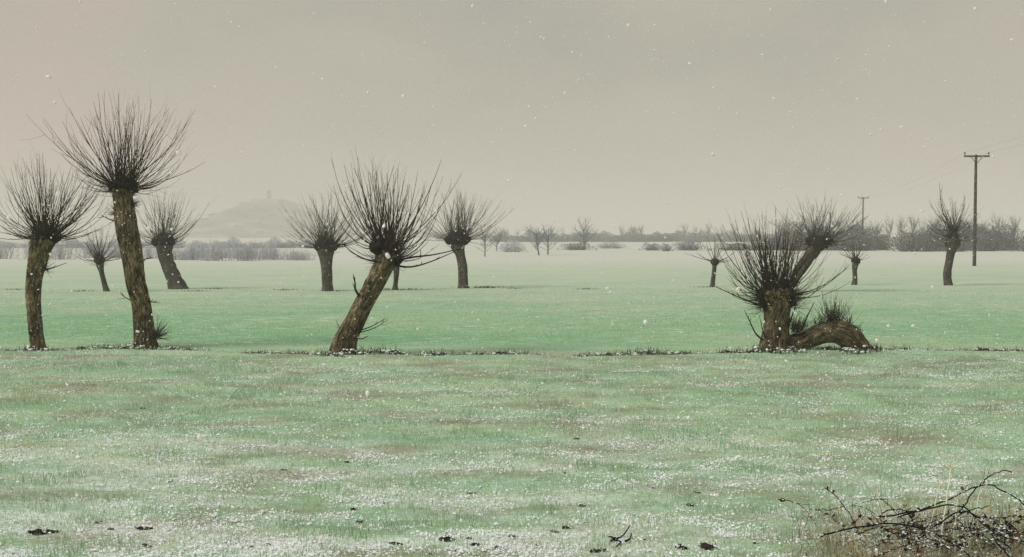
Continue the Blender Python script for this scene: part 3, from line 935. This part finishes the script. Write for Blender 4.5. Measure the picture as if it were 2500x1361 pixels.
# scrub on the hill's shoulder
g = empty('hedge', (P(560, 540, 1300)[0], 1300, 0), 'faint scrub line along the lower slope of the hazy hill', 'hedge')
for k in range(44):
    Yh = random.choice((1120, 1180, 1240, 1330)) + random.uniform(-12, 12)
    xh = (random.uniform(470, 860) - 1250) * Yh / F
    o = bpy.data.objects.new('shrub', get(SHR[k % 4], M['grey_twig'])); COL.objects.link(o); o.parent = g
    o.location = (xh - g.location[0], Yh - 1300, float(hill_z(xh, Yh)) - 0.3)
    s_ = random.uniform(0.9, 2.0); o.scale = (s_ * 2.2, s_, s_)

# ------------------------------------------------------------------ ditch tufts and clods
def blade_fan(mb, c, n, h, spread, rng, w=0.006, t0=0.0, t1=1.0):
    for k in range(n):
        a = rng.uniform(0, 6.283); b = np.array(c) + np.array([rng.normal(0, spread), rng.normal(0, spread * 0.4), 0])
        hh = h * rng.uniform(0.45, 1.1); d = np.array([math.cos(a), math.sin(a), 0]) * hh * rng.uniform(0.1, 0.6)
        s = np.array([-math.sin(a), math.cos(a), 0]) * w * rng.uniform(0.6, 1.2)
        m1 = b + d * 0.35 + np.array([0, 0, hh * 0.6]); tip = b + d + np.array([0, 0, hh])
        mb.add([b - s, b + s, m1 + s * 0.7, m1 - s * 0.7, tip], [[0, 1, 2, 3]], rng.uniform(t0, t1))
        mb.f.append(np.array([[3, 2, 4]]) + mb.n - 5)


def rush_tuft(seed):
    rng = np.random.default_rng(seed)
    a, b, c = MB(), MB(), MB()
    blade_fan(a, (0, 0, -0.02), 60, 0.15, 0.11, rng, 0.005, 0, 0.9)
    for k in range(9):
        lump(b, (rng.normal(0, 0.12), rng.normal(0, 0.06), rng.uniform(-0.01, 0.035)), rng.uniform(0.02, 0.055) * np.array([1.5, 1, 0.8]), 1, 0.5, 2, k + seed)
    for k in range(10):
        lump(c, (rng.normal(0, 0.13), rng.normal(-0.02, 0.06), rng.uniform(0.015, 0.075)), rng.uniform(0.007, 0.02) * np.array([1.6, 1.2, 0.7]), 1, 0.5, 2, k + seed + 50)
    return a.mesh('blades'), b.mesh('soil'), c.mesh('snow')


TUFT = [rush_tuft(400 + k) for k in range(5)]
tuft_px = [(25, 1.0), (70, 1.1), (165, .7), (215, 1.1), (265, 1.3), (300, 1.1), (335, 1.2), (405, 1.2), (440, .8), (470, 1.0), (600, .7), (640, 1.1), (690, 1.1), (730, .9), (768, .9), (905, 1.5), (930, 1.6), (955, 1.2), (1010, .6), (1062, 1.1), (1080, 1.2), (1140, .9), (1198, 1.0), (1235, 1.0), (1275, .8), (1310, .9), (1420, .8), (1450, 1.0), (1500, .9), (1540, 1.1), (1565, 1.3), (1595, 1.5), (1622, 1.2), (1660, .9), (1692, 1.0), (1775, 1.2), (1800, 1.0), (1830, 1.0), (1862, .9), (1960, 1.0), (2000, 1.1), (2030, 1.1), (2065, .9), (2125, 1.0), (2160, .7), (2205, 1.1), (2270, .9), (2335, 1.1), (2390, 1.0), (2440, .8), (2478, 1.2)]
DITCH_MARKS = [(-999, 'the left edge of the picture'), (97, 'the far left curved willow'), (358, 'the tallest willow'), (828, 'the leaning willow'), (1250, 'the middle of the picture'), (1893, 'the squat willow trunk'), (2106, 'the fallen limb')]
_cnt = {}
for k, (px, s_) in enumerate(tuft_px):
    mark = [m_ for q_, m_ in DITCH_MARKS if q_ < px][-1]; _cnt[mark] = _cnt.get(mark, -1) + 1
    Y = 23.4
    for _ in range(4):
        x = (px - 1250) * Y / F; Y = float(ditch_y(x)) - 0.02
    t = empty('rush_tuft', (x, Y, float(gz(x, Y)) + 0.09), f'{ORD[_cnt[mark]]} dark rush tuft along the ditch right of {mark}', 'tuft', 'rush tufts along the ditch')
    t.scale = (s_ * 1.15, s_, s_ * random.uniform(0.8, 1.15)); t.rotation_euler = (0, 0, random.choice((0, math.pi)) + random.uniform(-.3, .3))
    for nm, me, mt in zip(('blades', 'soil', 'snow'), TUFT[k % 5], ('rush', 'soil', 'snow')):
        link(nm, get(me, M[mt]), None, t)['kind'] = 'stuff'
base_tufts = [(80, 858, 1.0, 'the far left curved willow'), (112, 858, 0.9, 'the far left curved willow'), (326, 854, 1.1, 'the tallest willow'), (358, 857, 1.0, 'the tallest willow'), (392, 853, 1.2, 'the tallest willow'),
              (795, 872, 1.1, 'the leaning willow'), (830, 875, 0.9, 'the leaning willow'), (868, 872, 1.2, 'the leaning willow'), (1860, 864, 1.2, 'the squat willow trunk'), (1900, 866, 1.1, 'the squat willow trunk'), (1935, 864, 1.0, 'the squat willow trunk'),
              (2060, 863, 1.0, 'the fallen limb'), (2092, 866, 1.1, 'the fallen limb'), (2124, 862, 1.1, 'the fallen limb')]
_cnt = {}
for k, (px, py, s_, mark) in enumerate(base_tufts):
    _cnt[mark] = _cnt.get(mark, -1) + 1
    Y = ground_depth(py); x = (px - 1250) * Y / F
    t = empty('grass_tuft', (x, Y, float(gz(x, Y))), f'{ORD[_cnt[mark]]} grass tuft from left at the foot of {mark}', 'tuft', 'grass tufts at the willow feet')
    t.scale = (s_, s_, s_ * random.uniform(1.0, 1.5)); t.rotation_euler = (0, 0, random.uniform(-.5, .5))
    link('blades', get(TUFT[k % 5][0], M['rush']), None, t)['kind'] = 'stuff'
    link('snow', get(TUFT[k % 5][2], M['snow']), None, t)['kind'] = 'stuff'
for k, (px, py, s_) in enumerate(sorted([(1170, 704, 1.6), (1200, 702, 1.5), (940, 708, 1.4), (985, 708, 1.6), (820, 712, 1.4), (700, 709, 1.2), (1255, 706, 1.0), (470, 712, 1.2), (40, 708, 1.4), (200, 712, 1.2), (520, 706, 1.0), (1718, 702, 1.2), (1432, 707, 1.2)])):
    Y = ground_depth(py); x = (px - 1250) * Y / F
    t = empty('grass_tuft', (x, Y, float(gz(x, Y))), f'{ORD[k]} small dark grass tuft from left on the far willow row', 'tuft', 'grass tufts along the far willow row')
    t.scale = (s_ * 2.0, s_, s_ * 0.45)
    link('blades', get(TUFT[k % 5][0], M['rush']), None, t)['kind'] = 'stuff'

# dark clods and leaf heaps in the near snow
clod_px = [(265, 1215, 95, 6), (910, 1180, 55, 6), (700, 1185, 30, 6), (630, 1150, 45, 6), (930, 1275, 50, 6), (1580, 1275, 50, 6), (1700, 1255, 34, 6), (2260, 1050, 40, 6), (2290, 1110, 48, 6), (1100, 875, 34, 6), (300, 1005, 18, 6), (905, 410, 26, 6), (2210, 757, 26, 6), (1810, 805, 22, 6),
           (1300, 995, 36, 7), (1955, 990, 40, 7), (870, 1175, 40, 7), (1130, 1150, 30, 7), (610, 1180, 30, 7), (650, 1222, 44, 7), (790, 1235, 46, 7), (545, 1258, 40, 7), (490, 1190, 80, 7), (160, 1212, 44, 7), (2065, 1255, 90, 7), (1900, 1257, 60, 7), (2365, 1212, 30, 7), (1740, 905, 18, 7), (2000, 920, 24, 7), (1195, 800, 18, 7), (100, 960, 26, 7), (372, 1280, 26, 7), (1265, 585, 26, 7), (625, 895, 28, 7), (1210, 1122, 50, 7), (1400, 1280, 60, 7), (1030, 1215, 26, 7), (1690, 1215, 22, 7)]


def clod_mesh(seed):
    rng = np.random.default_rng(seed); b, c = MB(), MB()
    for k in range(9):
        lump(b, (rng.normal(0, 0.22), rng.normal(0, 0.12), rng.uniform(-0.02, 0.10)), rng.uniform(0.07, 0.20) * np.array([1.5, 1, 0.6]), 2, 0.55, 2.4, k + seed)
    blade_fan(b, (0, 0, 0), 16, 0.3, 0.22, rng, 0.02)
    for k in range(10):
        lump(c, (rng.normal(0, 0.25), rng.normal(0, 0.12), rng.uniform(0.08, 0.2)), rng.uniform(0.02, 0.06) * np.array([1.6, 1.2, 0.6]), 1, 0.5, 2, k + seed)
    return b.mesh('soil'), c.mesh('snow')


CLOD = [clod_mesh(450 + k) for k in range(5)]
clod_px.sort(key=lambda c: c[0] / 2.612 if c[3] == 6 else 900 + c[0] / 2.5)
for k, (zx, zy, w, reg) in enumerate(clod_px):
    px, py, w = (zx / 2.612, 840 + zy / 2.612, w / 2.612) if reg == 6 else (900 + zx / 2.5, 840 + zy / 2.5, w / 2.5)
    Y = ground_depth(py); x = (px - 1250) * Y / F
    s_ = 1.5 * w * Y / F
    t = empty('soil_clod', (x, Y, float(gz(x, Y))), f'{ORD[k]} dark soil clod from the left in the near meadow', 'clod', 'soil clods in the near meadow')
    t.scale = (s_, s_ * 1.2, s_ * 1.3); t.rotation_euler = (0, 0, random.uniform(-0.6, 0.6))
    for nm, me, mt in zip(('soil', 'snow'), CLOD[k % 5], ('soil', 'snow')):
        link(nm, get(me, M[mt]), None, t)['kind'] = 'stuff'

# fallen twig
rng = np.random.default_rng(77)
Y = ground_depth(1330); c = P(1516, 1330, Y); zt = float(gz(c[0], Y))
mb = MB()
for pts in ([(1492, 1326), (1500, 1318), (1512, 1324), (1528, 1316), (1544, 1298)], [(1512, 1324), (1508, 1334), (1498, 1340)], [(1500, 1318), (1492, 1306), (1482, 1301)], [(1526, 1318), (1540, 1320), (1546, 1314)], [(1506, 1322), (1520, 1334)]):
    p = px_path(pts, Y, rng, 8); p[:, 1] += rng.uniform(-0.05, 0.05)
    p[:, 2] = np.maximum(p[:, 2], zt + 0.01)
    mb.tube(p, np.linspace(0.009, 0.004, 8), 5, 0.0)
tag(mb.build('fallen_twig', M['bramble'], origin=(c[0], Y, zt)), 'dark forked fallen twig lying on the foreground snow', 'twig')

# ------------------------------------------------------------------ bramble thicket
def zp(x, y):
    return 1800 + x / 3.5714, 1050 + y / 3.5714


BY = 8.35
bramble_org = np.array([P(2300, 1361, BY)[0], BY, 0.0])
br = empty('bramble_thicket', bramble_org, 'tangled black bramble canes arching over dry grass', 'bramble')
stems = [
    ([(640, 870), (700, 835), (900, 790), (1180, 755), (1400, 765), (1600, 820), (1760, 910), (1900, 1010), (1960, 1110), (1990, 1190)], 10),
    ([(1400, 880), (1720, 822), (1960, 720), (2060, 650), (2200, 570), (2310, 540), (2400, 575), (2500, 630), (2600, 720)], 10),
    ([(1400, 760), (1500, 720), (1660, 670), (1780, 630), (1900, 635), (1980, 690), (2080, 790), (2250, 880), (2430, 905)], 10),
    ([(2120, 830), (2220, 650), (2310, 550), (2370, 490), (2450, 445), (2560, 440)], 9),
    ([(1110, 690), (1180, 630), (1270, 610), (1360, 635), (1410, 710), (1470, 770), (1560, 840)], 7),
    ([(750, 500), (840, 555), (910, 650), (970, 750), (1010, 850), (1060, 960)], 6),
    ([(720, 725), (820, 725), (950, 690), (1080, 675), (1200, 735), (1300, 820)], 5),
    ([(400, 660), (540, 680), (640, 740), (700, 810), (760, 900)], 4.5),
    ([(540, 605), (640, 630), (760, 700), (850, 790), (930, 860)], 4.5),
    ([(1220, 1060), (1280, 980), (1400, 920), (1560, 840), (1700, 810)], 8),
    ([(1010, 1010), (1200, 940), (1400, 890), (1560, 930)], 6),
    ([(1690, 990), (1800, 880), (1900, 830), (2030, 720), (2200, 660)], 8),
    ([(1700, 830), (1850, 690), (1950, 670), (2010, 720), (2100, 880), (2200, 1010), (2260, 1130)], 9),
    ([(2100, 800), (2250, 760), (2380, 710), (2560, 715)], 7),
    ([(2000, 890), (2120, 830), (2250, 700), (2320, 600)], 7),
    ([(2170, 910), (2400, 930), (2560, 985)], 7),
    ([(1720, 830), (1850, 800), (1960, 800), (2060, 850), (2250, 1040)], 6),
    ([(1160, 700), (1270, 675), (1380, 690), (1500, 800), (1600, 900)], 5),
    ([(870, 780), (960, 820), (1060, 840)], 4)]
rb = np.random.default_rng(91)
for k in range(60):                               # the low tangle at the thicket's foot
    x0 = rb.uniform(1250, 2500); y0 = rb.uniform(900, 1080)
    L_ = rb.uniform(200, 460) * rb.choice((-1, 1)); hgt = rb.uniform(40, 200)
    stems.append(([(x0, y0), (x0 + L_ * .3, y0 - hgt * .8), (x0 + L_ * .6, y0 - hgt), (x0 + L_, y0 - hgt * .4)], rb.uniform(3, 6)))
leaf_v = np.array([[0, 0, 0], [0.012, 0.004, 0.012], [0.011, -0.003, 0.03], [0, 0.002, 0.042], [-0.011, 0.004, 0.028], [-0.012, -0.004, 0.011], [0, 0.009, 0.02]])
leaf_f = np.array([[0, 1, 6], [1, 2, 6], [2, 3, 6], [3, 4, 6], [4, 5, 6], [5, 0, 6]])
leafm = []
for tn in (0.1, 0.35, 0.9):
    lb = MB(); lb.add(leaf_v, leaf_f, tn); leafm.append(lb.mesh('leaf'))
snowb = MB()
for k, (pts, w) in enumerate(stems):
    q = np.array([P(*zp(a, b), BY) for a, b in pts])
    q[:, 1] += rb.uniform(-0.35, 0.35) + rb.uniform(-0.25, 0.25) * np.linspace(-1, 1, len(q))
    # keep the drawn outline when a cane sits nearer or farther
    p = spline(q, 22) - bramble_org
    p = p + rb.normal(0, 0.003, p.shape)
    p[:, 2] = np.maximum(p[:, 2], 0.0)
    sb = MB()
    sb.tube(p, np.linspace(0.80, 0.50, 22) * w / 3.5714 * BY / F, 6, rb.uniform(0, 0.6))
    for m_ in range(int(10 + len(pts) * 2)):     # prickles
        i = rb.integers(1, 21); d = rb.normal(0, 1, 3); d /= np.linalg.norm(d)
        sb.tube([p[i], p[i] + d * 0.008], [0.0022, 0.0003], 3, 0.2)
    for m_ in range(rb.integers(1, 4)):           # side twiglets
        i = rb.integers(4, 20); d = p[i] - p[i - 1]; d /= np.linalg.norm(d)
        sb.tube(grow(p[i], d + rb.normal(0, .7, 3) + np.array([0, 0, .4]), rb.uniform(0.05, 0.16), 0.3, 0.08, 6, rb), np.linspace(0.002, 0.001, 6), 4, 0.3)
    st = sb.build('cane', M['bramble'], br)
    for m_ in range(rb.integers(1, 4)):
        i = rb.integers(1, 21)
        lf = link('leaf', get(leafm[rb.integers(0, 3)], M['dead_leaf']), None, st)
        lf.location = p[i]; lf.rotation_euler = rb.uniform(-2.4, 2.4, 3); s_ = rb.uniform(0.5, 1.15); lf.scale = (s_, s_, s_)
    for m_ in range(14):                          # snow caught on the upper side
        i = rb.integers(0, 21); u = rb.random(); c = p[i] * (1 - u) + p[i + 1] * u
        if (c[0] + 2.0 * vnoise(c[0] * 6, c[1] * 6, 2)) % 0.9 < 0.5:
            lump(snowb, c + np.array([0, -0.001, w / 3.57 * BY / F * 0.45]), rb.uniform(0.0025, 0.006) * np.array([2.0, 1, 0.8]), 1, 0.4, 2, k + m_)
snowb.build('snow', M['snow'], br)['kind'] = 'stuff'

# dry hogweed stalks
def stalk(label, base, top, zr, rays, r):
    Y = BY + zr
    (bx, by), (tx_, ty_) = zp(*base), zp(*top)
    T = P(tx_, ty_, Y); B = P(bx, by, Y)
    d = (B - T); B = T + d * (T[2] - 0.0) / max(1e-3, T[2] - B[2])
    org = np.array([B[0], B[1], float(gz(B[0], B[1]))])
    t = empty('dry_umbel', org, label, 'dried plant', 'dry umbel stalks in the thicket')
    n = 8; u = np.linspace(0, 1, n)[:, None]
    p = B * (1 - u) + T * u + rb.normal(0, 0.004, (n, 3))
    p[0] = B; p[0, 2] = org[2] - 0.01
    mb = MB(); mb.tube(p - org, r * np.linspace(1.2, 0.8, n), 6, 0.4); mb.build('stem', M['umbel'], t)
    for (ex, ey) in rays:
        E = P(*zp(ex, ey), Y + rb.uniform(-0.03, 0.03)); m_ = (p[-1] + E) / 2 + np.array([(E[0] - p[-1][0]) * 0.12, 0, -0.008])
        mb = MB(); pp = spline([p[-1], m_, E], 6) - org; mb.tube(pp, r * 0.55 * np.linspace(1, 0.7, 6), 5, 0.7)
        for q in range(4):
            mb.tube([pp[-1], pp[-1] + np.array([rb.normal(0, 0.008), rb.normal(0, 0.008), 0.012])], [r * .3, r * .25], 3, 0.9)
        mb.build('ray', M['umbel'], t)


stalk('tallest pale dry umbel rising above the brambles', (1790, 870), (1865, 338), 0.10, [(1790, 275), (1818, 242), (1848, 262), (1868, 238), (1905, 288), (1935, 300), (1962, 278), (1885, 262)], 0.0062)
stalk('slim pale dry stalk just left of the tallest umbel', (1715, 700), (1762, 470), 0.2, [(1772, 415), (1792, 452), (1756, 440)], 0.0042)
stalk('forked pale dry stalk right of the tallest umbel', (2090, 660), (2120, 520), 0.25, [(2132, 468), (2168, 488), (2108, 490)], 0.0042)
stalk('bent pale dry stalk at the left of the brambles', (1300, 760), (1205, 535), 0.15, [(1180, 460), (1130, 488), (1222, 500)], 0.004)
stalk('short forked pale dry stalk under the tallest umbel', (1910, 700), (1920, 610), 0.2, [(1885, 570), (1932, 540), (1965, 560)], 0.004)

# ------------------------------------------------------------------ grass, snow grains, falling snow
def scatter_blades(name, mat, label, x, y, h, w, tint, cat):
    n = len(x); rng = np.random.default_rng(len(x))
    a = rng.uniform(0, 2 * math.pi, n); z = gz(x, y) - 0.005
    b = np.stack([x, y, z], 1)
    d = np.stack([np.cos(a), np.sin(a), 0 * a], 1) * (h * rng.uniform(0.15, 0.9 if name != 'dry_grass' else 2.2, n))[:, None]
    s = np.stack([-np.sin(a), np.cos(a), 0 * a], 1) * w[:, None]
    up = np.stack([0 * a, 0 * a, h], 1)
    m = b + d * 0.35 + up * 0.62
    V = np.stack([b - s, b + s, m + s * 0.7, m - s * 0.7, b + d + up], 1).reshape(-1, 3)
    k = np.arange(n)[:, None] * 5
    mb = MB()
    mb.add(V, np.concatenate([k + [0, 1, 2], k + [0, 2, 3], k + [3, 2, 4]]), np.repeat(tint, 5))
    return tag(mb.build(name, mat), label, cat, kind='stuff')


def frustum(n, y0, y1, rng, p=1.0, margin=1.06):
    u = rng.random(n)
    y = (y0 ** p + u * (y1 ** p - y0 ** p)) ** (1 / p)
    x = rng.uniform(-1, 1, n) * (1250 * margin / F) * y
    return x, y


rng = np.random.default_rng(500)
x, y = frustum(230000, 7.6, 23.5, rng, 1.15)
tus = sstep(0.54, 0.72, fbm(x * 2.6, y * 2.6, 31, 3))
g = fbm(x * 0.25, y * 0.5, 11, 3) * 0.6 + fbm(x * 1.2, y * 2, 12, 3) * 0.4
brown = sstep(0.56, 0.66, fbm(x * 0.33, y * 0.95, 13, 4))
tint = np.clip(0.22 + 1.0 * (g - 0.42) + rng.normal(0, 0.13, len(x)), 0, 0.72)
tint = np.where(rng.random(len(x)) < brown * 0.5, rng.uniform(0.7, 0.84, len(x)), tint)
tint = np.where(rng.random(len(x)) < 0.10, rng.uniform(0.88, 1.0, len(x)), tint)
scatter_blades('grass', M['grass'], 'short frosted green grass of the near meadow', x, y, rng.uniform(0.012, 0.040, len(x)) * (1 + 1.5 * tus), rng.uniform(0.0014, 0.0030, len(x)), tint, 'grass')
x, y = frustum(90000, 24.2, 50, rng, 0.9)
tint = np.clip(0.25 + 0.8 * (fbm(x * 0.2, y * 0.3, 14) - 0.45) + rng.normal(0, 0.12, len(x)) + 0.2 * sstep(28, 48, y), 0, 0.72)
tint = np.where(rng.random(len(x)) < 0.10 + 0.4 * sstep(28, 50, y), rng.uniform(0.88, 1.0, len(x)), tint)
scatter_blades('far_grass', M['grass'], 'short green grass of the meadow past the ditch', x, y, rng.uniform(0.015, 0.04, len(x)), rng.uniform(0.003, 0.006, len(x)), tint, 'grass')
# dry grass about the bramble
n = 13000
px = rng.uniform(1850, 2640, n); py = rng.uniform(1230, 1420, n)
keep = rng.random(n) < sstep(1880, 2120, px) * sstep(1215, 1300, py) * (0.25 + 0.75 * fbm(px * 0.02, py * 0.03, 15)) + 0.02
px, py = px[keep], py[keep]
y = ground_depth(py); x = (px - 1250) * y / F
scatter_blades('dry_grass', M['straw'], 'tangled dry straw coloured grass under the brambles', x, y, rng.uniform(0.03, 0.11, len(x)) * np.where(rng.random(len(x)) < 0.12, 2.2, 1), rng.uniform(0.0014, 0.0034, len(x)), np.clip(rng.normal(0.5, 0.3, len(x)), 0, 1), 'grass')

# snow grains caught in the turf
def grains(name, label, x, y, s, rng):
    n = len(x); z = gz(x, y)
    base = np.array([[1, 0, -0.4], [0, 1, -0.4], [-1, 0, -0.4], [0, -1, -0.4], [0, 0, 0.75]], float)
    V = base[None] * (1 + rng.normal(0, 0.28, (n, 5, 3)))
    a = rng.uniform(0, 6.283, n); ca, sa = np.cos(a), np.sin(a)
    V = np.stack([V[..., 0] * ca[:, None] * 1.5 - V[..., 1] * sa[:, None], V[..., 0] * sa[:, None] * 1.5 + V[..., 1] * ca[:, None], V[..., 2]], -1)
    V = V * s[:, None, None] + np.stack([x, y, z + rng.uniform(0.0, 0.022, n)], 1)[:, None, :]
    k = np.arange(n)[:, None] * 5
    mb = MB(); mb.add(V.reshape(-1, 3), np.concatenate([k + [0, 1, 4], k + [1, 2, 4], k + [2, 3, 4], k + [3, 0, 4]]))
    return tag(mb.build(name, M['snow']), label, 'snow', kind='stuff')


x, y = frustum(560000, 7.8, 23.3, rng, 1.0)
pt = fbm(x * 0.55, y * 1.5, 21, 5)
pt2 = fbm(x * 4.0, y * 7.0, 22, 3)
nearb = sstep(14.5, 8.6, y) * (0.45 + 0.55 * sstep(0.22, -0.28, x / y))
dens = 0.05 + 0.20 * sstep(0.46, 0.66, pt * 0.5 + pt2 * 0.5) + nearb * sstep(0.44, 0.62, pt * 0.5 + pt2 * 0.5) * 0.95
hol = fbm(x * 2.0, y * 2.4, 2, 3)
dens = dens * (0.30 + 1.5 * sstep(0.62, 0.36, hol))
keep = rng.random(len(x)) < dens
x, y = x[keep], y[keep]
print('grains', len(x))
grains('snow_grains', 'powdery snow grains caught in the near meadow grass', x, y, np.clip(0.0042 * np.exp(rng.normal(0, 0.45, len(x))), 0.002, 0.014), rng)

# flakes in the air
rng = np.random.default_rng(900)
n = 24000
fy = 3.0 + rng.random(n) ** 0.8 * 50
fx = rng.uniform(-0.5, 0.5, n) * (fy * 0.92 + 1)
fz = rng.uniform(0.02, 1, n) * (0.6 + CH + fy * 0.23)
fs = rng.uniform(0.0030, 0.0066, n) * np.where(rng.random(n) < 0.10, 2.0, 1.0)
iv, if_ = ico(1)
ax = rng.normal(0, 1, (n, 3)); ax /= np.linalg.norm(ax, axis=1)[:, None]
V = iv[None] * (1 + rng.normal(0, 0.12, (n, len(iv), 1)))
V = V - 0.45 * np.einsum('nvi,ni->nv', V, ax)[..., None] * ax[:, None, :]       # flattened, tumbling flakes
V = V * fs[:, None, None] + np.stack([fx, fy, fz], 1)[:, None, :]
mb = MB(); mb.add(V.reshape(-1, 3), (if_[None] + (np.arange(n) * len(iv))[:, None, None]).reshape(-1, 3), 0.5)
tag(mb.build('falling_snow', M['flake'], smooth=True), 'white snowflakes drifting through the winter air', 'snow', kind='stuff')

# ------------------------------------------------------------------ winter haze
mb = MB(); box(mb, (0, 3000, 24), (9400, 7400, 74))
hz = mb.build('haze', None)
hm = bpy.data.materials.new('winter_haze'); hm.use_nodes = True
hn = hm.node_tree.nodes; hn.remove(hn['Principled BSDF'])
pv = hn.new('ShaderNodeVolumePrincipled')
pv.inputs['Color'].default_value = (0.87, 0.87, 0.84, 1)
pv.inputs['Density'].default_value = 0.0012
pv.inputs['Anisotropy'].default_value = 0.0
hm.node_tree.links.new(pv.outputs['Volume'], hn['Material Output'].inputs['Volume'])
hz.data.materials.append(hm)
tag(hz, 'thin pale winter haze over the whole meadow', 'haze', kind='stuff')
